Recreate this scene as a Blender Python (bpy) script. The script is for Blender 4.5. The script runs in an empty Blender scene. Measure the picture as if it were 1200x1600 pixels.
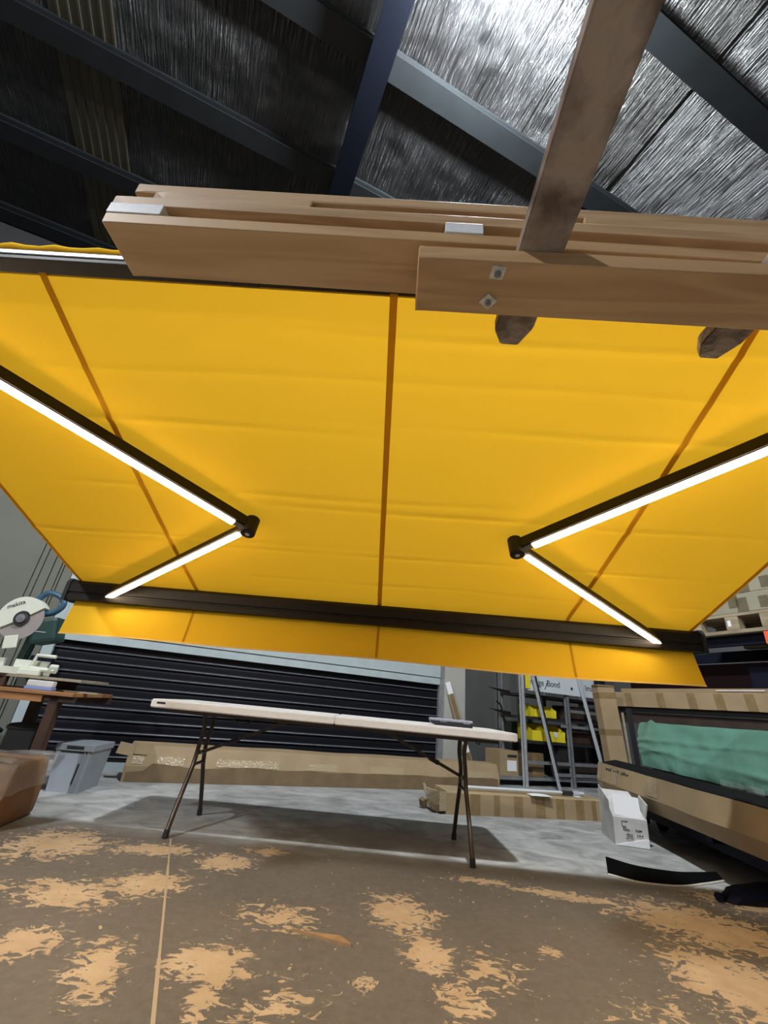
import bpy, bmesh, math, random
from math import radians as R, sin, cos, pi
from mathutils import Vector, Matrix, Euler, noise

scene = bpy.context.scene
COL = scene.collection

# ------------------------------------------------------------------ camera
cam_d = bpy.data.cameras.new('camera')
cam_d.sensor_fit = 'HORIZONTAL'
cam_d.sensor_width = 36.0
cam_d.lens = 655.65 * 36.0 / 1200.0
cam_d.clip_start = 0.02
cam_d.clip_end = 100
cam = bpy.data.objects.new('camera', cam_d)
COL.objects.link(cam)
_p, _r = R(24.84), R(5.54)
_fw = Vector((0, cos(_p), sin(_p)))
_rt = Vector((1, 0, 0))
_up = _rt.cross(_fw)
_r2 = _rt * cos(_r) + _up * sin(_r)
_u2 = -_rt * sin(_r) + _up * cos(_r)
cam.matrix_world = Matrix(((_r2.x, _u2.x, -_fw.x, 0), (_r2.y, _u2.y, -_fw.y, 0),
                           (_r2.z, _u2.z, -_fw.z, 0.824), (0, 0, 0, 1)))
scene.camera = cam

# ------------------------------------------------------------------ world, exposure, lamp strengths
w = bpy.data.worlds.new('night')
scene.world = w
w.use_nodes = True
w.node_tree.nodes['Background'].inputs[0].default_value = (0.02, 0.022, 0.028, 1)
w.node_tree.nodes['Background'].inputs[1].default_value = 0.3
scene.view_settings.view_transform = 'Standard'
scene.view_settings.look = 'None'
scene.view_settings.gamma = 1.0
scene.view_settings.use_curve_mapping = False
scene.view_settings.exposure = 0.0
LAMP_A = ((0.58, 1.09, 6.02), 2450.0, (0.92, 0.97, 1.0))     # ceiling lamp over the awning
LAMP_B = ((-4.5, -2.4, 5.4), 1900.0, (0.95, 0.97, 1.0))      # ceiling lamp behind the viewer
LED_POWER = 42.0
LED_COLOR = (1.0, 0.78, 0.52)

YAW = 21.4          # the building stands turned against the awning by this angle
AWN = (0.038, 2.711, 0.0)
AWN_ROT = -2.0


def UV(u, v, z=0.0):
    a = R(YAW)
    return Vector((u * cos(a) - v * sin(a), u * sin(a) + v * cos(a), z))


# ------------------------------------------------------------------ materials
def mat(name, color, rough=0.6, metal=0.0, var=0.0, scale=6.0, bump=0.0, bscale=40.0, stretch=(1, 1, 1),
        color2=None, emit=None, estr=0.0, alpha=None, trans=0.0, spec=None, lo=0.35, hi=0.65, detail=4.0):
    m = bpy.data.materials.new(name)
    m.use_nodes = True
    nt = m.node_tree
    b = nt.nodes['Principled BSDF']
    b.inputs['Base Color'].default_value = (*color, 1)
    b.inputs['Roughness'].default_value = rough
    b.inputs['Metallic'].default_value = metal
    if spec is not None:
        b.inputs['Specular IOR Level'].default_value = spec
    if trans:
        b.inputs['Transmission Weight'].default_value = trans
    if alpha is not None:
        b.inputs['Alpha'].default_value = alpha
    if emit:
        b.inputs['Emission Color'].default_value = (*emit, 1)
        b.inputs['Emission Strength'].default_value = estr
    if var or color2 or bump:
        tc = nt.nodes.new('ShaderNodeTexCoord')
        mp = nt.nodes.new('ShaderNodeMapping')
        mp.inputs['Scale'].default_value = stretch
        nt.links.new(tc.outputs['Object'], mp.inputs['Vector'])
    if var or color2:
        n = nt.nodes.new('ShaderNodeTexNoise')
        n.inputs['Scale'].default_value = scale
        n.inputs['Detail'].default_value = detail
        nt.links.new(mp.outputs[0], n.inputs['Vector'])
        r = nt.nodes.new('ShaderNodeValToRGB')
        c2 = color2 or tuple(c * (1 - var) for c in color)
        r.color_ramp.elements[0].position = lo
        r.color_ramp.elements[1].position = hi
        r.color_ramp.elements[0].color = (*c2, 1)
        r.color_ramp.elements[1].color = (*color, 1)
        nt.links.new(n.outputs['Fac'], r.inputs['Fac'])
        nt.links.new(r.outputs['Color'], b.inputs['Base Color'])
    if bump:
        n2 = nt.nodes.new('ShaderNodeTexNoise')
        n2.inputs['Scale'].default_value = bscale
        n2.inputs['Detail'].default_value = 3
        nt.links.new(mp.outputs[0], n2.inputs['Vector'])
        bp = nt.nodes.new('ShaderNodeBump')
        bp.inputs['Strength'].default_value = bump
        bp.inputs['Distance'].default_value = 0.02
        nt.links.new(n2.outputs['Fac'], bp.inputs['Height'])
        nt.links.new(bp.outputs[0], b.inputs['Normal'])
    return m


def cloth_mat(name, color, back, trans):
    m = bpy.data.materials.new(name)
    m.use_nodes = True
    nt = m.node_tree
    nt.nodes.remove(nt.nodes['Principled BSDF'])
    out = nt.nodes['Material Output']
    d = nt.nodes.new('ShaderNodeBsdfDiffuse')
    t = nt.nodes.new('ShaderNodeBsdfTranslucent')
    mx = nt.nodes.new('ShaderNodeMixShader')
    tc = nt.nodes.new('ShaderNodeTexCoord')
    n = nt.nodes.new('ShaderNodeTexNoise')
    n.inputs['Scale'].default_value = 1.6
    n.inputs['Detail'].default_value = 5
    r = nt.nodes.new('ShaderNodeValToRGB')
    r.color_ramp.elements[0].position = 0.3
    r.color_ramp.elements[1].position = 0.7
    r.color_ramp.elements[0].color = (*[c * 0.93 for c in color], 1)
    r.color_ramp.elements[1].color = (*color, 1)
    nt.links.new(tc.outputs['Object'], n.inputs['Vector'])
    nt.links.new(n.outputs['Fac'], r.inputs['Fac'])
    nt.links.new(r.outputs[0], d.inputs[0])
    t.inputs[0].default_value = (*back, 1)
    mx.inputs[0].default_value = trans
    nt.links.new(d.outputs[0], mx.inputs[1])
    nt.links.new(t.outputs[0], mx.inputs[2])
    nt.links.new(mx.outputs[0], out.inputs['Surface'])
    return m


def emit_mat(name, color, strength):
    m = bpy.data.materials.new(name)
    m.use_nodes = True
    nt = m.node_tree
    nt.nodes.remove(nt.nodes['Principled BSDF'])
    e = nt.nodes.new('ShaderNodeEmission')
    e.inputs[0].default_value = (*color, 1)
    e.inputs[1].default_value = strength
    nt.links.new(e.outputs[0], nt.nodes['Material Output'].inputs['Surface'])
    return m


def wood_mat(name, light, dark, rough=0.55, along=0, scale=1.0):
    m = bpy.data.materials.new(name)
    m.use_nodes = True
    nt = m.node_tree
    b = nt.nodes['Principled BSDF']
    b.inputs['Roughness'].default_value = rough
    tc = nt.nodes.new('ShaderNodeTexCoord')
    mp = nt.nodes.new('ShaderNodeMapping')
    st = [9.0, 9.0, 9.0]
    st[along] = 0.9
    mp.inputs['Scale'].default_value = [s * scale for s in st]
    nt.links.new(tc.outputs['Object'], mp.inputs['Vector'])
    n1 = nt.nodes.new('ShaderNodeTexNoise')
    n1.inputs['Scale'].default_value = 1.1
    n1.inputs['Detail'].default_value = 2
    n1.inputs['Distortion'].default_value = 0.6
    nt.links.new(mp.outputs[0], n1.inputs['Vector'])
    mul = nt.nodes.new('ShaderNodeMath')
    mul.operation = 'MULTIPLY'
    mul.inputs[1].default_value = 30.0
    nt.links.new(n1.outputs['Fac'], mul.inputs[0])
    sn = nt.nodes.new('ShaderNodeMath')
    sn.operation = 'SINE'
    nt.links.new(mul.outputs[0], sn.inputs[0])
    n2 = nt.nodes.new('ShaderNodeTexNoise')
    n2.inputs['Scale'].default_value = 0.5
    n2.inputs['Detail'].default_value = 5
    nt.links.new(mp.outputs[0], n2.inputs['Vector'])
    ma = nt.nodes.new('ShaderNodeMath')
    ma.operation = 'MULTIPLY_ADD'
    ma.inputs[1].default_value = 0.10
    nt.links.new(sn.outputs[0], ma.inputs[0])
    nt.links.new(n2.outputs['Fac'], ma.inputs[2])
    r = nt.nodes.new('ShaderNodeValToRGB')
    r.color_ramp.elements[0].position = 0.28
    r.color_ramp.elements[1].position = 0.66
    r.color_ramp.elements[0].color = (*dark, 1)
    r.color_ramp.elements[1].color = (*light, 1)
    nt.links.new(ma.outputs[0], r.inputs['Fac'])
    nt.links.new(r.outputs['Color'], b.inputs['Base Color'])
    return m


M = {}
M['fabric'] = cloth_mat('yellow_awning_cloth', (0.75, 0.41, 0.026), (0.84, 0.45, 0.02), 0.33)
M['seam'] = cloth_mat('double_yellow_cloth', (0.66, 0.34, 0.022), (0.6, 0.28, 0.012), 0.24)
M['valance'] = cloth_mat('yellow_valance_cloth', (0.98, 0.61, 0.04), (0.90, 0.52, 0.02), 0.16)
M['hem'] = cloth_mat('pale_yellow_hem', (0.95, 0.72, 0.25), (0.9, 0.6, 0.15), 0.3)
M['black_metal'] = mat('black_powder_coat', (0.012, 0.009, 0.008), 0.5, 0.0, spec=0.3, var=0.3, scale=20)
M['led'] = emit_mat('warm_led_strip', LED_COLOR, LED_POWER)
M['silver'] = mat('lit_bevel_silver', (0.70, 0.74, 0.78), 0.4, 0.25)
M['plank'] = wood_mat('laminated_pine', (0.54, 0.355, 0.185), (0.37, 0.215, 0.095), 0.5, 0)
M['plank_edge'] = M['plank']
M['plank_b'] = wood_mat('laminated_pine_darker', (0.52, 0.36, 0.21), (0.36, 0.225, 0.115), 0.5, 0, 1.3)
M['white_block'] = mat('white_plastic', (0.78, 0.82, 0.86), 0.4, var=0.1, scale=60)
M['tine'] = mat('worn_fork_steel', (0.38, 0.31, 0.26), 0.5, 0.15, color2=(0.12, 0.085, 0.065), scale=9, bump=0.45, bscale=24, lo=0.36, hi=0.56, detail=9)
M['zinc'] = mat('zinc_plate', (0.78, 0.75, 0.70), 0.5, 0.1, var=0.3, scale=80)
M['card'] = mat('brown_cardboard', (0.36, 0.26, 0.145), 0.75, var=0.14, scale=5)
M['card_dark'] = mat('damp_brown_cardboard', (0.20, 0.135, 0.07), 0.75, var=0.2, scale=8)
M['card_grey'] = mat('grey_brown_cardboard', (0.29, 0.265, 0.195), 0.75, var=0.12, scale=4)
M['tape'] = mat('brown_packing_tape', (0.27, 0.185, 0.085), 0.22, var=0.2, scale=12)
M['tape_grey'] = mat('grey_brown_tape', (0.15, 0.125, 0.08), 0.3, var=0.2, scale=12)
M['clear_tape'] = mat('shiny_clear_tape', (0.40, 0.31, 0.19), 0.14, bump=0.45, bscale=48)
M['paper'] = mat('white_paper', (0.80, 0.80, 0.82), 0.6)
M['carton_white'] = mat('white_carton', (0.62, 0.61, 0.60), 0.55, var=0.15, scale=10)
M['ink'] = mat('black_ink', (0.03, 0.03, 0.03), 0.7)
M['table_top'] = mat('white_moulded_plastic', (0.82, 0.78, 0.74), 0.45, var=0.05, scale=30)
M['leg'] = mat('bronze_grey_steel_tube', (0.075, 0.06, 0.05), 0.32, 0.6)
M['black_plastic'] = mat('black_plastic', (0.02, 0.02, 0.024), 0.45)
M['grey_plastic'] = mat('lilac_grey_plastic', (0.36, 0.36, 0.42), 0.5)
M['tote'] = mat('grey_blue_plastic_tote', (0.30, 0.33, 0.37), 0.5, var=0.1, scale=6)
M['galv'] = mat('galvanised_steel', (0.52, 0.54, 0.56), 0.45, 0.15, var=0.2, scale=25)
M['grey_steel'] = mat('grey_painted_steel', (0.26, 0.27, 0.28), 0.5, 0.2, var=0.2, scale=14)
M['sign'] = mat('white_aluminium_sheet', (0.68, 0.74, 0.78), 0.4)
M['bin'] = mat('yellow_plastic_bin', (0.75, 0.62, 0.03), 0.4)
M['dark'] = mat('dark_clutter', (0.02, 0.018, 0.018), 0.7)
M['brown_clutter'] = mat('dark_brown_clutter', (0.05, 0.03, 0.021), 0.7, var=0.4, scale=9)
M['maroon'] = mat('dark_maroon_filler', (0.009, 0.003, 0.004), 0.8, spec=0.1)
M['navy'] = mat('dark_navy_filler_and_lump', (0.006, 0.007, 0.018), 0.6, spec=0.15)
M['orange'] = mat('orange_rack_paint', (0.75, 0.12, 0.05), 0.5)
M['pallet'] = wood_mat('weathered_pallet_wood', (0.36, 0.30, 0.20), (0.20, 0.16, 0.10), 0.75, 1)
M['bench'] = wood_mat('orange_brown_bench_wood', (0.40, 0.19, 0.07), (0.20, 0.085, 0.03), 0.6, 0)
M['lath'] = wood_mat('grey_brown_lath_wood', (0.34, 0.28, 0.20), (0.22, 0.17, 0.11), 0.7, 0)
M['bench_leg'] = wood_mat('dark_red_brown_wood', (0.06, 0.027, 0.014), (0.032, 0.015, 0.009), 0.6, 2)
M['cream'] = mat('cream_painted_cast', (0.66, 0.68, 0.58), 0.4, var=0.06, scale=10)
M['teal'] = mat('teal_plastic', (0.03, 0.09, 0.15), 0.4)
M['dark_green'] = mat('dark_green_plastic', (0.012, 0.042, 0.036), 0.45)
M['steel'] = mat('bright_steel', (0.6, 0.6, 0.62), 0.25, 0.9)
M['film'] = mat('clear_plastic_film', (0.85, 0.83, 0.80), 0.12, alpha=0.16, bump=0.8, bscale=16)
M['smoke'] = mat('smoky_clear_guard', (0.45, 0.40, 0.38), 0.15, alpha=0.55)
M['blue_film'] = mat('blue_film', (0.25, 0.33, 0.60), 0.3, alpha=0.85)
M['sack'] = mat('brown_cardboard_sack', (0.24, 0.12, 0.048), 0.7, var=0.3, scale=5)
M['green_sheet'] = mat('green_plastic_sheet', (0.125, 0.285, 0.215), 0.30, var=0.15, scale=3, bump=0.4, bscale=11)
M['rubber'] = mat('black_rubber', (0.006, 0.006, 0.007), 0.8, spec=0.15)
M['white_edge'] = mat('white_rubber_edge', (0.6, 0.56, 0.5), 0.6)
M['shutter'] = mat('black_steel_shutter', (0.006, 0.006, 0.010), 0.45, 0.0, spec=0.18)
M['ridge'] = mat('highlight_shutter_edge', (0.19, 0.20, 0.23), 0.35, 0.3, var=0.3, scale=10)  # paler than the slats: lamp highlight on the rolled edges put into the colour
M['grey_trim'] = mat('pale_blue_grey_paint', (0.40, 0.47, 0.49), 0.5, var=0.1, scale=8)
M['wall_left'] = mat('grey_green_wall_paint', (0.135, 0.14, 0.115), 0.75, var=0.12, scale=2)
M['wall_upper'] = mat('dark_upper_wall', (0.022, 0.023, 0.024), 0.8, var=0.2, scale=1)  # upper wall coloured far darker than the panels below
M['wall_post'] = mat('warm_grey_paint', (0.40, 0.39, 0.36), 0.7, var=0.08, scale=3)
M['wall_dark'] = mat('dark_grey_wall_paint', (0.115, 0.115, 0.112), 0.8, var=0.15, scale=3)
M['wall_plain'] = mat('dim_grey_cladding', (0.10, 0.10, 0.105), 0.8, var=0.2, scale=1)
M['rafter'] = mat('dark_navy_steel', (0.0016, 0.003, 0.0075), 0.7, 0.0, var=0.2, scale=3, spec=0.1)
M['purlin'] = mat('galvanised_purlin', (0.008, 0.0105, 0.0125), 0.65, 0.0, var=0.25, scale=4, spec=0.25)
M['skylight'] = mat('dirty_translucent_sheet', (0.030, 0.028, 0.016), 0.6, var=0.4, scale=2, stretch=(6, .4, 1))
M['skylight_dark'] = mat('dull_grey_sheet', (0.045, 0.05, 0.05), 0.6, var=0.4, scale=2, stretch=(8, .4, 1))
M['wood_chip'] = mat('pale_wood_offcut', (0.52, 0.33, 0.17), 0.7, var=0.2, scale=20)
M['dust'] = mat('pale_dust_clump', (0.62, 0.50, 0.36), 0.9)
M['lamp_glow_a'] = emit_mat('lamp_globe_glow', LAMP_A[2], LAMP_A[1])
M['lamp_glow_b'] = emit_mat('lamp_globe_glow_rear', LAMP_B[2], LAMP_B[1])


def foil_mat(name, base, metal):
    m = bpy.data.materials.new(name)
    m.use_nodes = True
    nt = m.node_tree
    b = nt.nodes['Principled BSDF']
    b.inputs['Base Color'].default_value = (*base, 1)
    b.inputs['Metallic'].default_value = metal
    b.inputs['Roughness'].default_value = 0.31
    tc = nt.nodes.new('ShaderNodeTexCoord')
    mp = nt.nodes.new('ShaderNodeMapping')
    mp.inputs['Scale'].default_value = (17.0, 0.9, 1.0)
    mp.inputs['Rotation'].default_value = (0, 0, R(4))
    nt.links.new(tc.outputs['Object'], mp.inputs['Vector'])
    n = nt.nodes.new('ShaderNodeTexNoise')
    n.inputs['Scale'].default_value = 2.6
    n.inputs['Detail'].default_value = 4
    n.inputs['Roughness'].default_value = 0.6
    n.inputs['Distortion'].default_value = 0.5
    nt.links.new(mp.outputs[0], n.inputs['Vector'])
    bp = nt.nodes.new('ShaderNodeBump')
    bp.inputs['Strength'].default_value = 1.0
    bp.inputs['Distance'].default_value = 0.055
    nt.links.new(n.outputs['Fac'], bp.inputs['Height'])
    n3 = nt.nodes.new('ShaderNodeTexNoise')
    n3.inputs['Scale'].default_value = 1.7
    n3.inputs['Detail'].default_value = 2
    nt.links.new(tc.outputs['Object'], n3.inputs['Vector'])
    b2 = nt.nodes.new('ShaderNodeBump')
    b2.inputs['Strength'].default_value = 0.6
    b2.inputs['Distance'].default_value = 0.25
    nt.links.new(n3.outputs['Fac'], b2.inputs['Height'])
    nt.links.new(b2.outputs[0], bp.inputs['Normal'])
    nt.links.new(bp.outputs[0], b.inputs['Normal'])
    return m


def floor_mat():
    m = bpy.data.materials.new('worn_concrete_floor')
    m.use_nodes = True
    nt = m.node_tree
    L = nt.links
    b = nt.nodes['Principled BSDF']
    tc = nt.nodes.new('ShaderNodeTexCoord')

    def math(op, a, c=None, d=None):
        n = nt.nodes.new('ShaderNodeMath')
        n.operation = op
        for i, x in enumerate((a, c, d)):
            if x is None:
                continue
            if isinstance(x, (int, float)):
                n.inputs[i].default_value = x
            else:
                L.new(x, n.inputs[i])
        return n.outputs[0]

    def nz(scale, detail=5, rough=0.6, vec=None, dist=0.0):
        n = nt.nodes.new('ShaderNodeTexNoise')
        n.inputs['Scale'].default_value = scale
        n.inputs['Detail'].default_value = detail
        n.inputs['Roughness'].default_value = rough
        n.inputs['Distortion'].default_value = dist
        L.new(vec or tc.outputs['Object'], n.inputs['Vector'])
        return n.outputs['Fac']

    def ramp(fac, stops):
        r = nt.nodes.new('ShaderNodeValToRGB')
        el = r.color_ramp.elements
        while len(el) < len(stops):
            el.new(0.5)
        for e, (p, c) in zip(el, stops):
            e.position = p
            e.color = (*c, 1)
        L.new(fac, r.inputs['Fac'])
        return r.outputs['Color']

    def mixc(fac, c1, c2):
        n = nt.nodes.new('ShaderNodeMix')
        n.data_type = 'RGBA'
        L.new(fac, n.inputs['Factor'])
        L.new(c1, n.inputs[6])
        L.new(c2, n.inputs[7])
        return n.outputs[2]

    # where the coating has flaked: (x, y, radius x, radius y, turn, weight)
    spots = [(-0.44, 1.93, .17, .16, 0, 1.0), (-0.40, 1.76, .06, .16, .1, .9), (-1.18, 2.32, .34, .17, -.2, .85),
             (-0.92, 2.50, .26, .20, .4, .85), (-0.76, 1.85, .12, .26, .3, .8), (-0.66, 2.85, .20, .17, 0, .95),
             (-1.08, 2.95, .30, .14, .1, .9), (-1.06, 1.95, .16, .14, .4, 0.95), (-0.27, 2.30, .26, .20, 0, .62),
             (0.25, 2.45, .20, .25, .3, .95), (0.33, 2.13, .13, .20, 0, .92), (0.40, 1.86, .12, .14, 0, .8),
             (0.55, 2.05, .2, .2, 0, .55), (1.75, 2.62, .52, .34, -.45, .95), (1.50, 2.10, .30, .40, .4, .95),
             (1.15, 2.85, .55, .09, -.15, .78), (0.75, 2.95, .35, .07, 0, .75), (2.35, 3.0, .5, .25, 0, .85),
             (0.82, 2.21, .07, .09, 0, .8), (-1.6, 2.9, .35, .35, 0, .9), (1.05, 1.8, .3, .25, .3, .5),
             (0.09, 1.90, .05, .05, 0, .85), (-0.49, 3.08, .16, .10, 0, .9), (-0.18, 1.75, .25, .2, 0, .5),
             (2.0, 2.0, .5, .5, 0, .9)]
    acc = None
    sep = nt.nodes.new('ShaderNodeSeparateXYZ')
    L.new(tc.outputs['Object'], sep.inputs[0])
    for (x, y, rx, ry, t, wt) in spots:
        mp = nt.nodes.new('ShaderNodeMapping')
        mp.vector_type = 'TEXTURE'
        mp.inputs['Location'].default_value = (x, y, 0)
        mp.inputs['Rotation'].default_value = (0, 0, t)
        mp.inputs['Scale'].default_value = (rx * 1.25, ry * 1.25, 1)
        L.new(tc.outputs['Object'], mp.inputs['Vector'])
        ln = nt.nodes.new('ShaderNodeVectorMath')
        ln.operation = 'LENGTH'
        L.new(mp.outputs[0], ln.inputs[0])
        v = math('SUBTRACT', 1.0, ln.outputs['Value'])
        v = math('MULTIPLY', math('MAXIMUM', v, 0.0), wt)
        acc = v if acc is None else math('MAXIMUM', acc, v)
    mpn = nt.nodes.new('ShaderNodeMapping')
    mpn.inputs['Rotation'].default_value = (0, 0, R(-24))
    mpn.inputs['Scale'].default_value = (1.0, 1.5, 1)
    L.new(tc.outputs['Object'], mpn.inputs['Vector'])
    edge = nz(15.0, 10, 0.68, mpn.outputs[0], 1.1)
    flak = math('MULTIPLY_ADD', acc, 0.40, math('SUBTRACT', edge, 0.672))
    fmask = math('MINIMUM', math('MAXIMUM', math('MULTIPLY', flak, 55.0), 0.0), 1.0)
    base = ramp(nz(1.3, 6, 0.6), [(0.3, (0.205, 0.185, 0.16)), (0.7, (0.27, 0.245, 0.215))])
    speck = ramp(nz(26, 4, 0.7), [(0.35, (0.80, 0.80, 0.80)), (0.65, (1.0, 1.0, 1.0))])
    mm = nt.nodes.new('ShaderNodeMix')
    mm.data_type = 'RGBA'
    mm.blend_type = 'MULTIPLY'
    mm.inputs['Factor'].default_value = 1.0
    L.new(base, mm.inputs[6])
    L.new(speck, mm.inputs[7])
    # paler grey beyond the table: lamp-lit zone painted into the floor, with streaks
    far = math('MINIMUM', math('MAXIMUM', math('MULTIPLY', math('SUBTRACT', math('MULTIPLY_ADD', nz(3, 4), 0.25, sep.outputs['Y']), 3.22), 5.0), 0.0), 1.0)
    bare = ramp(nz(3.2, 8, 0.66, mpn.outputs[0], 0.8), [(0.34, (0.22, 0.222, 0.22)), (0.50, (0.355, 0.358, 0.35)), (0.68, (0.50, 0.505, 0.50))])  # lamp-lit grey of the floor, streaked
    c = mixc(far, mm.outputs[2], bare)  # bare: the lamp-lit grey painted into the floor beyond the table
    # brown floor stains, deepened to paint the shadow under the table
    stain_shade_map = nt.nodes.new('ShaderNodeMapping')
    stain_shade_map.vector_type = 'TEXTURE'
    stain_shade_map.inputs['Location'].default_value = (0.15, 3.62, 0)
    stain_shade_map.inputs['Scale'].default_value = (1.25, 0.62, 1)
    L.new(tc.outputs['Object'], stain_shade_map.inputs['Vector'])
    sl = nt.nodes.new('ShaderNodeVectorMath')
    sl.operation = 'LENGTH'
    L.new(stain_shade_map.outputs[0], sl.inputs[0])
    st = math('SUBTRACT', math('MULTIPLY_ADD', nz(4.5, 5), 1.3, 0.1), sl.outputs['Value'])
    stain_shade = math('MULTIPLY', math('MINIMUM', math('MAXIMUM', math('MULTIPLY', st, 2.5), 0.0), 1.0), 0.82)
    stain_shade_col = ramp(nz(9, 5), [(0.3, (0.11, 0.083, 0.06)), (0.7, (0.18, 0.145, 0.11))])
    c = mixc(stain_shade, c, stain_shade_col)
    tan = ramp(nz(7, 6), [(0.3, (0.64, 0.47, 0.29)), (0.7, (0.80, 0.63, 0.43))])
    c = mixc(fmask, c, tan)
    L.new(c, b.inputs['Base Color'])
    rr = math('MULTIPLY_ADD', nz(5, 3), 0.25, 0.42)
    L.new(rr, b.inputs['Roughness'])
    bp = nt.nodes.new('ShaderNodeBump')
    bp.inputs['Strength'].default_value = 0.35
    bp.inputs['Distance'].default_value = 0.004
    L.new(math('MULTIPLY_ADD', fmask, -1.0, nz(60, 3)), bp.inputs['Height'])
    L.new(bp.outputs[0], b.inputs['Normal'])
    return m


M['foil'] = foil_mat('wrinkled_roof_foil', (0.07, 0.072, 0.074), 0.9)
M['foil_dark'] = foil_mat('dark_roof_foil', (0.022, 0.023, 0.022), 0.5)
M['floor'] = floor_mat()


# ------------------------------------------------------------------ mesh helpers
class MB:
    def __init__(self):
        self.bm = bmesh.new()

    def box(self, c, s, rot=None, bevel=0.0, seg=2):
        g = bmesh.ops.create_cube(self.bm, size=1.0)
        vs = g['verts']
        mtx = Matrix.Translation(Vector(c)) @ (Euler(rot).to_matrix().to_4x4() if rot else Matrix()) @ Matrix.Diagonal((s[0], s[1], s[2], 1))
        bmesh.ops.transform(self.bm, matrix=mtx, verts=vs)
        if bevel:
            es = list({e for v in vs for e in v.link_edges})
            bmesh.ops.bevel(self.bm, geom=es, offset=bevel, segments=seg, affect='EDGES', profile=0.6)
        return self

    def span(self, a, b, bevel=0.0):
        c = [(a[i] + b[i]) / 2 for i in range(3)]
        s = [abs(b[i] - a[i]) for i in range(3)]
        return self.box(c, s, None, bevel)

    def prism(self, pts, axis, a, b):
        """polygon pts swept along axis (0,1,2) from a to b; pts hold the two other coordinates in order"""
        def P(p, t):
            o = [p[0], p[1]]
            o.insert(axis, t)
            return o
        v0 = [self.bm.verts.new(P(p, a)) for p in pts]
        v1 = [self.bm.verts.new(P(p, b)) for p in pts]
        n = len(pts)
        for i in range(n):
            self.bm.faces.new((v0[i], v0[(i + 1) % n], v1[(i + 1) % n], v1[i]))
        self.bm.faces.new(v0[::-1])
        self.bm.faces.new(v1)
        return self

    def bar(self, a, b, wdt, hgt, up=(0, 0, 1), off=(0, 0), bevel=0.0):
        """rectangular bar from a to b; wdt sideways, hgt along up"""
        a, b = Vector(a), Vector(b)
        d = (b - a).normalized()
        s = d.cross(Vector(up)).normalized()
        u = s.cross(d)
        mtx = Matrix((s, d, u)).transposed().to_4x4()
        c = (a + b) / 2 + s * off[0] + u * off[1]
        g = bmesh.ops.create_cube(self.bm, size=1.0)
        vs = g['verts']
        bmesh.ops.transform(self.bm, matrix=Matrix.Translation(c) @ mtx @ Matrix.Diagonal((wdt, (b - a).length, hgt, 1)), verts=vs)
        if bevel:
            bmesh.ops.bevel(self.bm, geom=list({e for v in vs for e in v.link_edges}), offset=bevel, segments=2, affect='EDGES')
        return self

    def tube(self, pts, r, seg=10, cap=True):
        pts = [Vector(p) for p in pts]
        rings = []
        prev = None
        for i, p in enumerate(pts):
            t = (pts[min(i + 1, len(pts) - 1)] - pts[max(i - 1, 0)]).normalized()
            if prev is None:
                a = Vector((0, 0, 1)) if abs(t.z) < 0.9 else Vector((1, 0, 0))
                n = t.cross(a).normalized()
            else:
                n = (prev - t * prev.dot(t)).normalized()
            prev = n
            bn = t.cross(n)
            rr = r[i] if isinstance(r, (list, tuple)) else r
            rings.append([self.bm.verts.new(p + (n * cos(2 * pi * k / seg) + bn * sin(2 * pi * k / seg)) * rr) for k in range(seg)])
        for A, B in zip(rings, rings[1:]):
            for k in range(seg):
                self.bm.faces.new((A[k], A[(k + 1) % seg], B[(k + 1) % seg], B[k]))
        if cap:
            self.bm.faces.new(rings[0][::-1])
            self.bm.faces.new(rings[-1])
        return self

    def cyl(self, a, b, r, seg=16):
        return self.tube([a, b], r, seg)

    def grid(self, fn, nu, nv):
        vs = [[self.bm.verts.new(fn(i / nu, j / nv)) for j in range(nv + 1)] for i in range(nu + 1)]
        for i in range(nu):
            for j in range(nv):
                self.bm.faces.new((vs[i][j], vs[i + 1][j], vs[i + 1][j + 1], vs[i][j + 1]))
        return self

    def mesh(self, name, material, smooth=False):
        bmesh.ops.recalc_face_normals(self.bm, faces=self.bm.faces)
        me = bpy.data.meshes.new(name)
        self.bm.to_mesh(me)
        self.bm.free()
        me.materials.append(material)
        if smooth:
            for p in me.polygons:
                p.use_smooth = True
            try:
                me.set_sharp_from_angle(angle=R(40))
            except Exception:
                pass
        return me

    def build(self, name, material, parent=None, smooth=False):
        me = self.mesh(name, material, smooth)
        o = bpy.data.objects.new(name, me)
        COL.objects.link(o)
        if parent:
            o.parent = parent
        return o


def place(name, me, parent=None, loc=(0, 0, 0), rot=(0, 0, 0)):
    o = bpy.data.objects.new(name, me)
    COL.objects.link(o)
    o.location = loc
    o.rotation_euler = rot
    if parent:
        o.parent = parent
    return o


def empty(name, loc=(0, 0, 0), rz=0.0, rot=None):
    o = bpy.data.objects.new(name, None)
    o.empty_display_size = 0.1
    COL.objects.link(o)
    o.location = loc
    o.rotation_euler = rot or (0, 0, R(rz))
    return o


def tag(o, label=None, cat=None, group=None, kind=None):
    if label:
        o['label'] = label
    if cat:
        o['category'] = cat
    if group:
        o['group'] = group
    if kind:
        o['kind'] = kind
    return o


def smooth_path(pts, n=6):
    """Catmull-Rom through the points"""
    P = [Vector(p) for p in pts]
    P = [P[0] * 2 - P[1]] + P + [P[-1] * 2 - P[-2]]
    out = []
    for i in range(1, len(P) - 2):
        for k in range(n):
            t = k / n
            a, b, c, d = P[i - 1], P[i], P[i + 1], P[i + 2]
            out.append(0.5 * ((2 * b) + (c - a) * t + (2 * a - 5 * b + 4 * c - d) * t * t + (3 * b - a - 3 * c + d) * t ** 3))
    out.append(P[-2])
    return out


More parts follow.
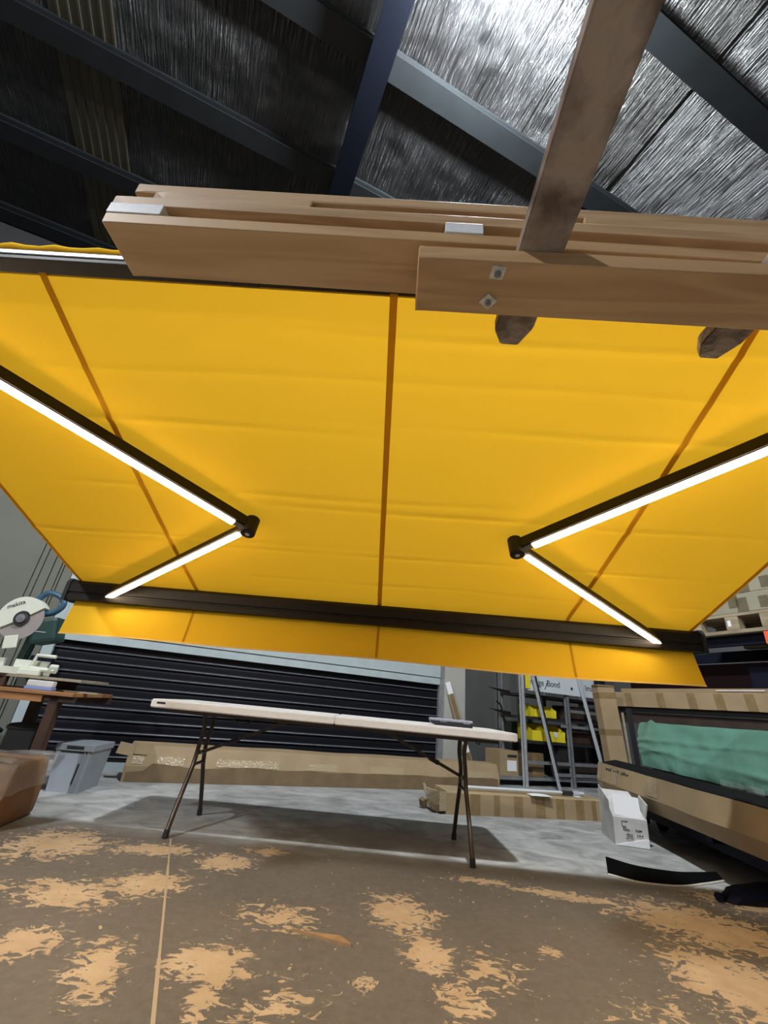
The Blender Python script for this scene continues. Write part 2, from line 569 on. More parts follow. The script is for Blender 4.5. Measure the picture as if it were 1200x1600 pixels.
def lettering(text, size, material, parent, loc, rot, name='lettering', depth=0.001, shear=0.0, align='LEFT'):
    cu = bpy.data.curves.new(name, 'FONT')
    cu.body = text
    cu.size = size
    cu.extrude = depth
    cu.shear = shear
    cu.align_x = align
    tmp = bpy.data.objects.new('letter_source', cu)
    COL.objects.link(tmp)
    bpy.context.view_layer.update()
    me = bpy.data.meshes.new_from_object(tmp.evaluated_get(bpy.context.evaluated_depsgraph_get()))
    bpy.data.objects.remove(tmp)
    me.materials.clear()
    me.materials.append(material)
    o = bpy.data.objects.new(name, me)
    COL.objects.link(o)
    o.parent = parent
    o.location = loc
    o.rotation_euler = rot
    return o


# ================================================================== THE SETTING
ROOF = 6.60
B = R(YAW)
floor = MB().span((-9, -6, -0.12), (9, 12, 0)).build('floor', M['floor'])
tag(floor, 'worn concrete floor with flaking tan coating', kind='structure')
j = MB()
ja, jb = Vector((-1.085, 3.158, 0)), Vector((-0.25, 1.02, 0))
d = (jb - ja)
random.seed(4)
for k in range(26):
    a = ja + d * (k / 26)
    b_ = ja + d * ((k + 1) / 26)
    wd = 0.007 + random.random() * 0.006
    j.bar((a.x, a.y, 0.0006), (b_.x, b_.y, 0.0006), wd, 0.0012)
tag(j.build('joint', M['dust'], floor), 'pale saw-cut joint')

ceiling = tag(MB().span((-9, -6, ROOF), (9, 6.9, ROOF + 0.06)).build('ceiling', M['foil']), 'wrinkled silver foil under a metal roof', kind='structure')
ceiling.rotation_euler = (0, 0, B)
pm = MB()
pm.prism([(-0.105, 0.0), (0.105, 0.0), (0.105, -0.035), (0.035, -0.055), (0.035, -0.095), (0.105, -0.112), (0.105, -0.130), (-0.105, -0.130), (-0.105, -0.112),
          (-0.02, -0.095), (-0.02, -0.055), (-0.105, -0.035)], 0, -9, 9)
pme = pm.mesh('purlin', M['purlin'])
for v in (-3.06, -1.81, -0.56, 0.68, 1.90, 3.10, 4.31, 5.52):
    place('purlin', pme, ceiling, (0, v, ROOF - 0.001))
for u in (-6.2, 0.248, 6.7):
    raf = MB().span((u - 0.115, -6, ROOF - 0.335), (u + 0.115, 6.2, ROOF - 0.32)).span((u - 0.012, -6, ROOF - 0.32), (u + 0.012, 6.2, ROOF - 0.18)).span((u - 0.115, -6, ROOF - 0.185), (u + 0.115, 6.2, ROOF - 0.17))
    raf.build('rafter', M['rafter'], ceiling)
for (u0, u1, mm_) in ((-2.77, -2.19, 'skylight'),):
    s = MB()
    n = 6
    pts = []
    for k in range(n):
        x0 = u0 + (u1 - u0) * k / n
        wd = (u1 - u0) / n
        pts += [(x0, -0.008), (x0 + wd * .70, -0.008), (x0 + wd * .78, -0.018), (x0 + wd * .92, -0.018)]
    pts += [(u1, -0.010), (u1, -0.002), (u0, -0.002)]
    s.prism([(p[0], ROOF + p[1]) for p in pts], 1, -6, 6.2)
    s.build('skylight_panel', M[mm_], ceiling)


MB().span((2.48, -6, ROOF - 0.012), (3.12, 6.2, ROOF - 0.002)).build('foil_strip', M['foil_dark'], ceiling)  # strip in a darker, less metallic colour than the other roof foil


def bstruct(name, mb, m, label=None):
    o = mb.build(name, m)
    o.rotation_euler = (0, 0, B)
    tag(o, label, kind='structure')
    return o


wb = bstruct('wall_back', MB().span((-9, 5.66, 0), (-1.45, 5.80, ROOF)).span((-1.45, 5.66, 1.62), (3.34, 5.80, ROOF)), M['wall_upper'], 'grey wall beside and above the roller door')
gr = [-9.0, -6.0, -3.4, -1.81, -1.755, -1.665, -1.591, -1.562, -1.462]
for a, b_ in zip(gr, gr[1:]):
    MB().span((a + 0.005, 5.633, 0.0), (b_ - 0.005, 5.662, 3.6), 0.002).build('panel', M['wall_left'], wb)
bstruct('wall_recess', MB().span((3.6, 6.35, 0), (9, 6.45, ROOF)).span((3.44, 5.72, 0), (3.60, 6.45, ROOF)), M['wall_dark'], 'dark grey recessed wall behind the shelving')
bstruct('wall_right', MB().span((6.9, -6, 0), (7.05, 6.4, ROOF)), M['wall_plain'])
bstruct('wall_left', MB().span((-7.6, -6, 0), (-7.45, 5.7, ROOF)), M['wall_plain'])
bstruct('wall_front', MB().span((-7.6, -5.6, 0), (7.0, -5.45, ROOF)), M['wall_plain'])
bstruct('trim_1', MB().span((-1.455, 5.60, 0), (-1.36, 5.72, 2.4)).span((-1.42, 5.575, 1.60), (-1.37, 5.602, 1.80)), M['grey_trim'], 'pale blue-grey jamb left of the roller door')
bstruct('trim_2', MB().span((3.295, 5.60, 0), (3.375, 5.72, 2.4)), M['grey_steel'], 'grey steel guide right of the roller door')
bstruct('trim_3', MB().span((3.375, 5.585, 0), (3.715, 5.95, ROOF)), M['wall_post'], 'warm grey post right of the roller door')
li = bstruct('trim_4', MB().span((-1.36, 5.59, 1.18), (3.295, 5.70, 1.262)).span((-1.36, 5.605, 1.262), (3.295, 5.70, 1.275)).span((-1.36, 5.58, 1.275), (3.295, 5.70, 1.64)), M['grey_trim'], 'pale grey header over the roller door')

door = empty('door_1', (0, 0, 0), YAW)
tag(door, 'black steel roller door with horizontal curved slats', kind='structure')
sp = [(5.66, 0.0), (5.646, 0.002), (5.640, 0.008), (5.638, 0.014), (5.643, 0.021), (5.650, 0.026), (5.652, 0.034), (5.652, 0.060), (5.653, 0.085), (5.656, 0.100), (5.66, 0.1098), (5.672, 0.1098), (5.672, 0.0)]
sm = MB().prism(sp, 0, -1.36, 3.295).mesh('slat', M['shutter'])
rm = MB().prism([(5.645, 0.010), (5.6375, 0.010), (5.634, 0.0125), (5.6375, 0.0155), (5.640, 0.0155), (5.637, 0.018), (5.640, 0.0225), (5.646, 0.024), (5.651, 0.018)], 0, -1.358, 3.293).mesh('rolled_edge', M['ridge'])
for k in range(10):
    sl = place('slat', sm, door, (0, 0, 0.10 + 0.1097 * k))
    place('rolled_edge', rm, sl)
MB().span((-1.36, 5.63, 0.075), (3.295, 5.67, 0.099), 0.004).build('bottom_rail', M['black_metal'], door)
MB().span((-1.42, 5.60, 0.0), (3.30, 5.70, 0.074)).build('sill', M['grey_trim'], door)
MB().span((-1.50, 5.52, 0.84), (-1.30, 5.60, 0.99), 0.01).build('lock_box', M['navy'], door)
MB().span((-1.52, 5.535, 0.80), (-1.36, 5.60, 0.86), 0.006).build('lock_box', M['navy'], door)

# ceiling lamps (they hang above the frame)
for (pos, st, colr), mk, lab in ((LAMP_A, 'lamp_glow_a', 'globe lamp hanging under the roof above the yellow awning'),
                                 (LAMP_B, 'lamp_glow_b', 'globe lamp hanging under the roof behind the forklift tines')):
    lp = empty('ceiling_lamp', pos)
    tag(lp, lab, 'lamp')
    gm = MB()
    bmesh.ops.create_icosphere(gm.bm, subdivisions=2, radius=0.13)
    gm.build('globe', M[mk], lp, True)
    if mk == 'lamp_glow_b':
        sd = MB()
        sd.tube([(0, 0, 0.20), (0, 0, 0.17), (0, 0, 0.055)], [0.06, 0.12, 0.26], 28, False)  # added unseen cone, shaped to keep the rear lamp's light off the roof
        sd.build('shade', M['grey_steel'], lp, True)
    MB().cyl((0, 0, 0.13), (0, 0, ROOF - pos[2]), 0.012, 8).cyl((0, 0, 0.125), (0, 0, 0.20), 0.05, 14).build('hanger', M['black_metal'], lp)

# ================================================================== THE AWNING
awning = empty('awning', AWN, 0, (0, R(-0.38), R(AWN_ROT)))
tag(awning, 'large yellow folding-arm awning with two glowing LED-lit elbow arms', 'awning')
F0, F1 = Vector((0, 0.012, 1.417)), Vector((0, -1.752, 2.068))
FN = Vector((0, -0.348, -0.937))
creases = [(0.925, .35, .15, 1.0), (0.70, -.35, .10, 0.6), (0.735, .55, .25, 0.9), (0.46, .30, .20, .8), (0.50, -.3, .2, .6), (0.27, .15, .4, .8), (0.30, -.6, .3, .5), (0.12, 0.0, .8, .5), (0.83, -.1, .5, .4)]
def crease_h(x, t):
    h = 0.0
    for (tc_, xc, hw, amp) in creases:
        wob = 0.010 * noise.noise(Vector((x * 1.3, tc_ * 9, 0))) + 0.004 * x
        dd = (t - tc_ - wob) / 0.008
        if abs(dd) < 4:
            env = max(0.0, min(1.0, 1.6 - abs(x / 2 - xc) / (hw + .28)))
            h += amp * env * 0.011 * math.exp(-dd * dd) * (0.6 + 0.8 * noise.noise(Vector((x * 2.1, tc_ * 5, 3))))
    h += 0.006 * noise.noise(Vector((x * 1.1, t * 2.4, 7))) + 0.0022 * noise.noise(Vector((x * 5, t * 7, 1)))
    return h
def fab(x, t, off=0.0):
    p = F0.lerp(F1, t)
    p = p + Vector((x, 0, 0)) + FN * (off + crease_h(x, t) * min(1, 8 * t, 8 * (1 - t)) + 0.018 * sin(pi * t))
    return p
fb = MB().grid(lambda s, t: fab(-1.983 + 3.966 * s, t), 100, 190).build('fabric', M['fabric'], awning, True)
for xs in (-1.2, 0.0, 1.2):
    MB().grid(lambda s, t: fab(xs - 0.013 + 0.026 * s, t, 0.003), 1, 120).build('seam', M['seam'], awning, True)
for xs in (-1.978, 1.978):
    MB().grid(lambda s, t: fab(xs - 0.012 + 0.024 * s, t, 0.003), 1, 120).build('side_hem', M['seam'], awning, True)
# front bar with its grooves and end caps
fbr = MB().prism([(-0.045, 1.285), (-0.045, 1.318), (-0.038, 1.322), (-0.038, 1.330), (-0.045, 1.334), (-0.045, 1.388), (-0.030, 1.408), (0.045, 1.414), (0.055, 1.40), (0.055, 1.285), (0.012, 1.280), (0.012, 1.290), (-0.012, 1.290), (-0.012, 1.280)], 0, -2.0, 2.0)
fbr.build('front_bar', M['black_metal'], awning)
for s in (-1, 1):
    MB().prism([(-0.052, 1.276), (-0.052, 1.392), (-0.03, 1.418), (0.055, 1.422), (0.065, 1.40), (0.065, 1.276)], 0, s * 1.998, s * 2.022).build('end_cap', M['black_plastic'], awning)
# valance
def val(s, t, off=0.0):
    x = -1.955 + 3.91 * s
    x += (s - 0.5) * 0.05 * t
    wav = 0.010 * sin(x * 5.1) * t + 0.012 * noise.noise(Vector((x * 1.6, t, 2))) * t
    edge = 0.006 * sin(x * 3.3 + 1) * t
    zz = 1.284 - (0.205 + 0.006 * sin(x * 2.2)) * t + edge
    return Vector((x, -0.004 + off - 0.010 * t + wav, zz))
vl = MB().grid(lambda s, t: val(s, t), 120, 10).build('valance', M['valance'], awning, True)
MB().grid(lambda s, t: val(s, 0.965 + 0.05 * t, -0.003), 120, 1).build('valance_hem', M['hem'], vl, True)
for xs in (0.197, 0.5, 0.805):
    MB().grid(lambda s, t: val(xs + 0.004 * s, t, -0.002), 1, 8).build('valance_seam', M['seam'], vl, True)
# cassette bar, silver strip standing for its lamp-lit front bevel, rolled cloth
MB().span((-2.08, -1.80, 2.066), (2.08, -1.742, 2.112), 0.003).build('cassette_bar', M['black_metal'], awning)
MB().span((-2.08, -1.805, 2.085), (2.08, -1.80, 2.101), 0.002).build('lit_bevel_strip', M['silver'], awning)
MB().tube([(-2.0 + 4.0 * k / 80, -1.79, 2.127 + 0.003 * sin(k * 1.9) + 0.002 * sin(k * 4.1)) for k in range(81)], [0.014 + 0.002 * sin(k * 2.3) for k in range(81)], 12).build('cloth_roll', M['valance'], awning, True)
for xb in (-0.5, 0.5, 1.3):
    MB().span((xb - 0.05, -1.98, 2.060), (xb + 0.05, -1.75, 2.0655), 0.001).build('mounting_bracket', M['black_metal'], awning)
# folding arms: shoulder, upper arm, elbow, forearm, each arm carrying an LED strip underneath
ARM_UP = Vector((0, 0.348, 0.937))
for s in (-1, 1):
    sh, el, en = Vector((s * 1.80, -1.70, 1.945)), Vector((s * 0.685, -0.735, 1.598)), Vector((s * 1.815, 0.030, 1.318))
    ua = MB().bar(sh, el, 0.046, 0.066, ARM_UP, (0, 0.012), 0.006).build('upper_arm', M['black_metal'], awning)
    d = (el - sh).normalized()
    MB().bar(sh + d * 0.08, el - d * 0.075, 0.036, 0.010, ARM_UP, (0, -0.0245), 0.002).build('led_strip', M['led'], ua)
    fa = MB().bar(el, en, 0.042, 0.052, ARM_UP, (0, 0.004), 0.006).build('forearm', M['black_metal'], awning)
    d = (en - el).normalized()
    MB().bar(el + d * 0.055, en, 0.030, 0.010, ARM_UP, (0, -0.0255), 0.002).build('led_strip', M['led'], fa)
    kn = MB()
    kn.cyl(el + ARM_UP * -0.045 + Vector((-s * 0.012, 0.0, 0)), el + ARM_UP * 0.052 + Vector((-s * 0.012, 0, 0)), 0.036, 14)
    kn.box(el + Vector((-s * 0.022, 0.012, 0)) + ARM_UP * -0.012, (0.030, 0.050, 0.040), (R(-20), 0, 0), 0.004)
    kno = kn.build('elbow_joint', M['black_metal'], awning)
    MB().cyl(el + ARM_UP * -0.052 + Vector((-s * 0.012, 0, 0)), el + ARM_UP * -0.045 + Vector((-s * 0.012, 0, 0)), 0.012, 10).build('pivot_bolt', M['steel'], kno)
    MB().box(sh, (0.10, 0.10, 0.10), (R(20), 0, 0), 0.008).box(sh + Vector((0, -0.03, 0.05)), (0.12, 0.05, 0.10), None, 0.006).build('shoulder_joint', M['black_metal'], awning)
    MB().box(en + Vector((0, 0.005, 0.018)), (0.06, 0.05, 0.03), None, 0.004).build('bar_joint', M['black_metal'], awning)

# ================================================================== FORK TINES AND TIMBER STACK  (in the awning's own axes)
def awn_thing(name, label, cat, group=None, off=(0, 0, 0)):
    a = R(AWN_ROT)
    x, y, z = off
    o = empty(name, (AWN[0] + x * cos(a) - y * sin(a), AWN[1] + x * sin(a) + y * cos(a), z), AWN_ROT)
    return tag(o, label, cat, group)


for i, (xc, lab) in enumerate(((0.343, 'worn steel forklift tine running overhead beside the two square washers'),
                               (0.919, 'worn steel forklift tine whose pointed tip shows far right under the boards'))):
    t = awn_thing('fork_tine', lab, 'forklift tine', 'forklift tines under the timber', (xc, 0, 0))
    bm_ = MB()
    tip = [(-0.052, -2.60), (0.052, -2.60), (0.052, -1.858), (0.026, -1.797), (-0.024, -1.797), (-0.052, -1.845)]
    bm_.prism([(p[0], p[1]) for p in tip], 2, 1.8205, 1.8585)
    bmesh.ops.bevel(bm_.bm, geom=[e for e in bm_.bm.edges], offset=0.004, segments=2, affect='EDGES')
    bm_.build('blade', M['tine'], t)
    MB().span((-0.052, -2.66, 1.82), (0.052, -2.60, 2.55), 0.006).build('shank', M['tine'], t)
    MB().span((-0.045, -2.70, 2.40), (0.045, -2.662, 2.48), 0.004).build('hook', M['tine'], t)


def plank(label, x0, x1, y0, y1, z0, z1, m, chips=True, rz=0.0):
    o = MB().span((0, y0, z0), (x1 - x0, y1, z1), 0.004)
    bm_ = o.bm
    random.seed(int(x0 * 1000) + int(z0 * 1000))
    # long edges subdivided a little and worn
    bmesh.ops.bisect_plane(bm_, geom=bm_.verts[:] + bm_.edges[:] + bm_.faces[:], plane_co=(0.03, 0, 0), plane_no=(1, 0, 0))
    for v in bm_.verts:
        v.co += Vector((random.uniform(-.0012, .0012), random.uniform(-.0012, .0012), random.uniform(-.0012, .0012)))
    me = o.mesh('timber_plank', M[m])
    a = R(AWN_ROT)
    ob = place('timber_plank', me, None, (AWN[0] + x0 * cos(a), AWN[1] + x0 * sin(a), 0), (0, 0, a + rz))
    return tag(ob, label, 'plank', 'timber planks on the forklift tines')


pk1 = plank('lowest timber plank, right half, with two square washers on its underside', 0.079, 1.55, -2.076, -1.930, 1.777, 1.820, 'plank', rz=R(-0.6))
plank('wide timber plank left of the washered one, its broad underside above the yellow cloth', -0.74, 1.50, -2.062, -1.914, 1.8595, 1.8965, 'plank')
plank('timber plank resting on the two white spacer blocks, second from the top of the stack', -0.745, 1.52, -2.060, -1.915, 1.9375, 1.9740, 'plank_b')
plank('short timber plank under the top board, ending before the middle of the stack', -0.652, -0.232, -2.055, -1.92, 1.9755, 2.0105, 'plank_b')
plank('short timber plank under the top board, starting right of the overhead tine', 0.474, 1.50, -2.055, -1.92, 1.9755, 2.0105, 'plank_b')
plank('topmost timber plank of the overhead stack', -0.715, 1.50, -2.050, -1.91, 2.0120, 2.0485, 'plank_b')
for (px, py, rot) in ((0.268, -2.050, 4), (0.262, -1.972, 38)):
    xx = px - 0.079
    wsh = MB().box((0, 0, -0.002), (0.032, 0.032, 0.004), None, 0.001).build('washer', M['zinc'], pk1)
    wsh.location = (xx, py, 1.7765)
    wsh.rotation_euler = (0, 0, R(rot))
    tag(wsh, 'square zinc washer')
    MB().cyl((0, 0, -0.004), (0, 0, -0.012), 0.0085, 6).cyl((0, 0, -0.012), (0, 0, -0.017), 0.0045, 8).build('bolt', M['grey_steel'], wsh)
for (x0, x1, lab) in ((-0.742, -0.602, 'white plastic spacer block between planks at the left end of the stack'), (0.118, 0.212, 'white plastic spacer block between planks in mid stack, left of the tine')):
    b_ = MB().span((0, -2.064, 1.8985), (x1 - x0, -1.98, 1.9365), 0.002)
    a = R(AWN_ROT)
    o = place('spacer_block', b_.mesh('spacer_block', M['white_block']), None, (AWN[0] + x0 * cos(a), AWN[1] + x0 * sin(a), 0), (0, 0, a))
    tag(o, lab, 'spacer', 'white spacers between planks')

# ================================================================== FOLDING TABLE
table = empty('folding_table', (-0.192, 3.446, 0), 0.3)
tag(table, 'long white plastic folding table with bent brown metal legs', 'table')
for s in (-1, 1):
    h = MB()
    x0, x1 = (-1.22, -0.002) if s < 0 else (0.002, 1.22)
    c = 0.05
    if s < 0:
        out = [(x0 + c, -0.38), (x1, -0.38), (x1, 0.38), (x0 + c, 0.38), (x0 + 0.015, 0.365), (x0, 0.38 - c), (x0, -0.38 + c), (x0 + 0.015, -0.365)]
    else:
        out = [(x0, -0.38), (x1 - c, -0.38), (x1 - 0.015, -0.365), (x1, -0.38 + c), (x1, 0.38 - c), (x1 - 0.015, 0.365), (x1 - c, 0.38), (x0, 0.38)]
    h.prism(out, 2, 0.692, 0.742)
    bmesh.ops.bevel(h.bm, geom=[e for e in h.bm.edges if abs(e.verts[0].co.z - e.verts[1].co.z) < 1e-5], offset=0.006, segments=2, affect='EDGES')
    ho = h.build('tabletop_half', M['table_top'], table)
    if s < 0:
        MB().box((-1.135, -0.3795, 0.722), (0.055, 0.004, 0.012), None, 0.0015).build('handle_slot', M['black_plastic'], ho)
MB().box((0, 0, 0.684), (0.05, 0.70, 0.014), None, 0.002).build('centre_hinge', M['leg'], table)
for sy in (-1, 1):
    MB().span((-1.1, sy * 0.30 - 0.012, 0.668), (1.1, sy * 0.30 + 0.012, 0.692)).build('side_rail', M['leg'], table)
for sx in (-1, 1):
    X = sx * 0.928
    for sy in (-1, 1):
        pts = [(X + sx * 0.0, sy * 0.10, 0.675), (X - sx * 0.01, sy * 0.085, 0.58), (X, sy * 0.075, 0.47), (X, sy * 0.10, 0.36), (X, sy * 0.16, 0.26), (X, sy * 0.235, 0.13), (X, sy * 0.285, 0.03)]
        lg = MB().tube(smooth_path(pts, 5), 0.0145, 10).build('leg', M['leg'], table, True)
        MB().cyl((X, sy * 0.281, 0.04), (X, sy * 0.292, 0.0), 0.018, 10).build('foot_cap', M['black_plastic'], lg)
    MB().cyl((X, -0.10, 0.36), (X, 0.10, 0.36), 0.011, 8).build('crossbar', M['leg'], table)
    MB().cyl((X, -0.09, 0.655), (X, 0.09, 0.655), 0.011, 8).build('crossbar', M['leg'], table)
    br = MB().tube([(X - sx * 0.015, 0.0, 0.43), (sx * 0.34, 0.0, 0.672)], 0.010, 8)
    br.bar((X - sx * 0.01, -0.075, 0.43), (X - sx * 0.01, 0.075, 0.43), 0.02, 0.02)
    bo = br.build('brace', M['leg'], table)
    p = Vector((X - sx * 0.015, 0, 0.43)).lerp(Vector((sx * 0.34, 0, 0.672)), 0.28)
    q = Vector((X - sx * 0.015, 0, 0.43)).lerp(Vector((sx * 0.34, 0, 0.672)), 0.40)
    MB().cyl(p, q, 0.016, 10).build('lock_ring', M['black_plastic'], bo)
MB().tube(smooth_path([(-0.75, -0.02, 0.69), (-0.735, -0.02, 0.64), (-0.68, -0.02, 0.622), (-0.62, -0.02, 0.64), (-0.60, -0.02, 0.69)], 5), 0.007, 8).build('handle', M['black_plastic'], table, True)
MB().tube([(0.99, -0.12, 0.69), (0.995, -0.12, 0.655), (1.015, -0.12, 0.645), (1.022, -0.12, 0.66)], 0.005, 6).build('hook', M['black_metal'], table)

case = empty('tool_case', (0.622, 3.36, 0.7425), -3)
tag(case, 'flat black case with a grey ribbed lid lying on the white table', 'case')
MB().prism([(-0.11, 0.0), (0.15, 0.0), (0.15, 0.028), (-0.15, 0.028), (-0.14, 0.012)], 1, -0.055, 0.055).build('case_body', M['black_plastic'], case)
lid = MB().span((-0.152, -0.058, 0.028), (0.152, 0.058, 0.046), 0.008).build('lid', M['grey_plastic'], case)
for k in (-0.075, -0.062, -0.049, -0.036, 0.09, 0.102, 0.114, 0.126):
    MB().span((k - 0.003, -0.060, 0.022), (k + 0.003, -0.050, 0.038)).build('rib', M['grey_plastic'], lid)

# ================================================================== LONG CARTONS ON THE FLOOR
def put(o, p, rz):
    o.location = p
    o.rotation_euler = (0, 0, R(rz))
    return o


lc = empty('long_carton', UV(-0.33, 5.06), YAW)
tag(lc, 'long brown taped carton lying along the foot of the roller door', 'carton', 'long cartons')
bx = MB()
n = 40
def lcf(s, t):
    x = 4.21 * s
    prof = [(0.0, 0.0), (-0.006, 0.13), (0.05, 0.30), (0.26, 0.31), (0.28, 0.0)]
    k = min(3, int(t * 4))
    f = t * 4 - k
    a, b_ = Vector(prof[k]), Vector(prof[k + 1])
    p = a.lerp(b_, f)
    w_ = 0.006 * noise.noise(Vector((x * 1.7, t * 3, 5)))
    return Vector((x, p.x + w_ * (t > .05), p.y * (0.955 + 0.03 * (1 - s)) + w_ * (0 < t < 1)))
bx.grid(lcf, 60, 4)
bx.build('carton_body', M['card'], lc)
dk = MB()
def stain(s, t):
    x = 0.02 + 4.16 * s
    top = 0.138 + 0.03 * noise.noise(Vector((x * 2.2, 1, 0))) - (0.06 if s < .05 else 0)
    p = lcf((x) / 4.21, 0.0)
    z = 0.004 + (top - 0.004) * t
    q = lcf(x / 4.21, 0.25 * min(1, z / 0.125))
    return Vector((x, q.y - 0.003, z))
dk.grid(stain, 60, 2)
dk.build('damp_band', M['card_dark'], lc)
MB().prism([(0.005, 0.0), (-0.002, 0.13), (0.05, 0.29), (0.255, 0.30), (0.275, 0.0)], 0, -0.004, 0.001).build('end_panel', M['card_dark'], lc)
MB().prism([(0.006, 0.0), (-0.002, 0.13), (0.05, 0.285), (0.255, 0.292), (0.275, 0.0)], 0, 4.20, 4.206).build('end_panel', M['card'], lc)
fl = MB().box((-0.02, 0.04, 0.255), (0.17, 0.01, 0.10), (R(-20), R(8), 0), 0.002).box((0.10, 0.03, 0.262), (0.12, 0.008, 0.09), (R(-18), R(3), 0), 0.002)
fl.build('flap', M['card'], lc)
for (x, wd) in ((0.04, .10), (0.26, .24), (0.80, .62), (1.72, .34), (2.45, .42), (3.70, .44)):
    tt = MB()
    tt.grid(lambda s, t: lcf((x + wd * s) / 4.21, 0.27 + 0.10 * t) + Vector((0, -0.004, 0.002)), 8, 4)
    tt.build('tape_patch', M['clear_tape'], lc)

sc2 = empty('long_carton', (0.76, 4.535, 0), 12.8)
tag(sc2, 'shorter brown carton with a torn crumpled end, lying under the aluminium rod', 'carton', 'long cartons')
MB().prism([(0.0, 0.0), (0.0, 0.165), (0.015, 0.178), (0.30, 0.182), (0.31, 0.0)], 0, 0.06, 1.72).build('carton_body', M['card'], sc2)
MB().box((0.03, -0.004, 0.10), (0.09, 0.006, 0.15), (0, 0, R(14)), 0.001).box((-0.04, 0.09, 0.105), (0.012, 0.13, 0.15), (R(4), R(-14), R(25)), 0.002).box((-0.05, 0.22, 0.12), (0.02, 0.10, 0.16), (0, R(-20), R(-12)), 0.002).build('flap', M['clear_tape'], sc2)
MB().box((0.0, 0.13, 0.05), (0.10, 0.20, 0.06), (R(10), R(20), 0), 0.01).box((-0.09, 0.20, 0.05), (0.05, 0.06, 0.07), (R(10), R(-25), R(20)), 0.01).build('torn_end', M['card_dark'], sc2)
for (x, wd) in ((0.30, .10), (0.54, .06), (0.75, .09), (0.98, .10), (1.20, .09), (1.42, .09), (1.60, .05)):
    MB().span((x, -0.002, 0.002), (x + wd, 0.0, 0.166)).build('tape_patch', M['tape'], sc2)
MB().span((1.45, 0.02, 0.1835), (1.53, 0.08, 0.1845)).build('label_sticker', M['paper'], sc2)
rod = empty('aluminium_rod', (1.02, 4.68, 0.207), 13.0)
tag(rod, 'thin silver aluminium rod lying on the shorter carton', 'rod')
MB().cyl((0, 0, 0), (1.30, 0, 0), 0.014, 10).build('tube', M['silver'], rod, True)
MB().cyl((1.05, 0, 0), (1.17, 0, 0), 0.020, 12).build('sleeve', M['black_plastic'], rod, True)
MB().cyl((1.17, 0, 0), (1.24, 0, 0), 0.023, 12).build('end_fitting', M['galv'], rod, True)
pp = MB().grid(lambda s, t: Vector((0.22 * s, 0.10 * t, 0.001 + 0.008 * sin(s * 3.0) * t)), 6, 4).build('paper_sheet', M['paper'])
tag(put(pp, (1.66, 4.70, 0.1845), 8), 'crumpled white paper sheet on the shorter carton', 'paper')

# leaning wrapped strip
ls = empty('leaning_strip', UV(3.80, 5.45, 0.0), YAW)
tag(ls, 'narrow cardboard strip in clear wrap leaning on the grey post', 'strip')
a, b_ = Vector((0, 0, 0.005)), Vector((-0.40, 0.115, 1.22))
MB().bar(a, b_, 0.075, 0.03, (0, -1, 0), (0, 0), 0.003).build('strip_body', M['card_dark'], ls)
MB().bar(a.lerp(b_, .88), b_ + (b_ - a).normalized() * 0.004, 0.079, 0.034, (0, -1, 0)).build('white_cap', M['paper'], ls)
for sx in (-1, 1):
    MB().bar(a.lerp(b_, .05), a.lerp(b_, .88), 0.008, 0.036, (0, -1, 0), (sx * 0.036, 0)).build('edge_wrap', M['clear_tape'], ls)
MB().bar(a.lerp(b_, .30), a.lerp(b_, .55), 0.07, 0.004, (0, -1, 0), (0, 0.018)).build('paper_label', M['paper'], ls)

# ================================================================== SHELVING WITH SIGN, BINS AND POLES
rk = empty('shelving_unit', UV(4.60, 5.45), YAW)
tag(rk, 'grey steel shelving unit with bare uprights behind the cartons', 'shelving')
for (x, y, m_) in ((0.03, 0, 'galv'), (0.90, 0, 'grey_steel'), (0.03, 0.5, 'grey_steel'), (0.90, .5, 'grey_steel'), (1.72, 0, 'grey_steel'), (1.72, .5, 'grey_steel')):
    u_ = MB().span((x - 0.03, y - 0.02, 0), (x + 0.03, y - 0.008, 1.95)).span((x - 0.03, y - 0.02, 0), (x - 0.018, y + 0.03, 1.95)).span((x + 0.018, y - 0.02, 0), (x + 0.03, y + 0.03, 1.95))
    u_.build('upright', M[m_], rk)
for (z, m_) in ((0.11, 'grey_steel'), (0.57, 'dark'), (0.89, 'dark'), (1.20, 'dark')):
    MB().span((0.0, 0.032, z - 0.035), (1.75, 0.48, z)).build('shelf', M[m_], rk)
for (z, x0, x1) in ((0.30, 0.06, 1.70), (0.16, 0.55, 1.70), (0.80, 0.75, 1.70), (1.02, 0.95, 1.70)):
    MB().span((x0, -0.006, z - 0.02), (x1, 0.012, z + 0.02)).build('crossbar', M['grey_steel'], rk)
for (z, dz) in ((1.22, -0.05), (0.93, -0.06)):
    MB().prism([(-0.45, z + 0.02), (-0.06, z), (-0.06, z - 0.06)], 1, 0.16, 0.19).build('hook_bracket', M['black_metal'], rk)
MB().tube([(-0.30, 0.18, 1.06), (-0.22, 0.18, 1.0), (-0.14, 0.18, 0.75)], 0.012, 6).build('hook_bracket', M['black_metal'], rk)
MB().span((-0.42, 0.06, 0.07), (-0.005, 0.46, 0.11)).span((-0.40, 0.08, 0), (-0.36, 0.12, 0.07)).span((-0.40, 0.40, 0), (-0.36, 0.44, 0.07)).build('side_stand', M['grey_steel'], rk)

def on_rack(name, label, cat, x, y, z, group=None):
    o = empty(name, UV(4.60 + x, 5.45 + y, z), YAW)
    return tag(o, label, cat, group)


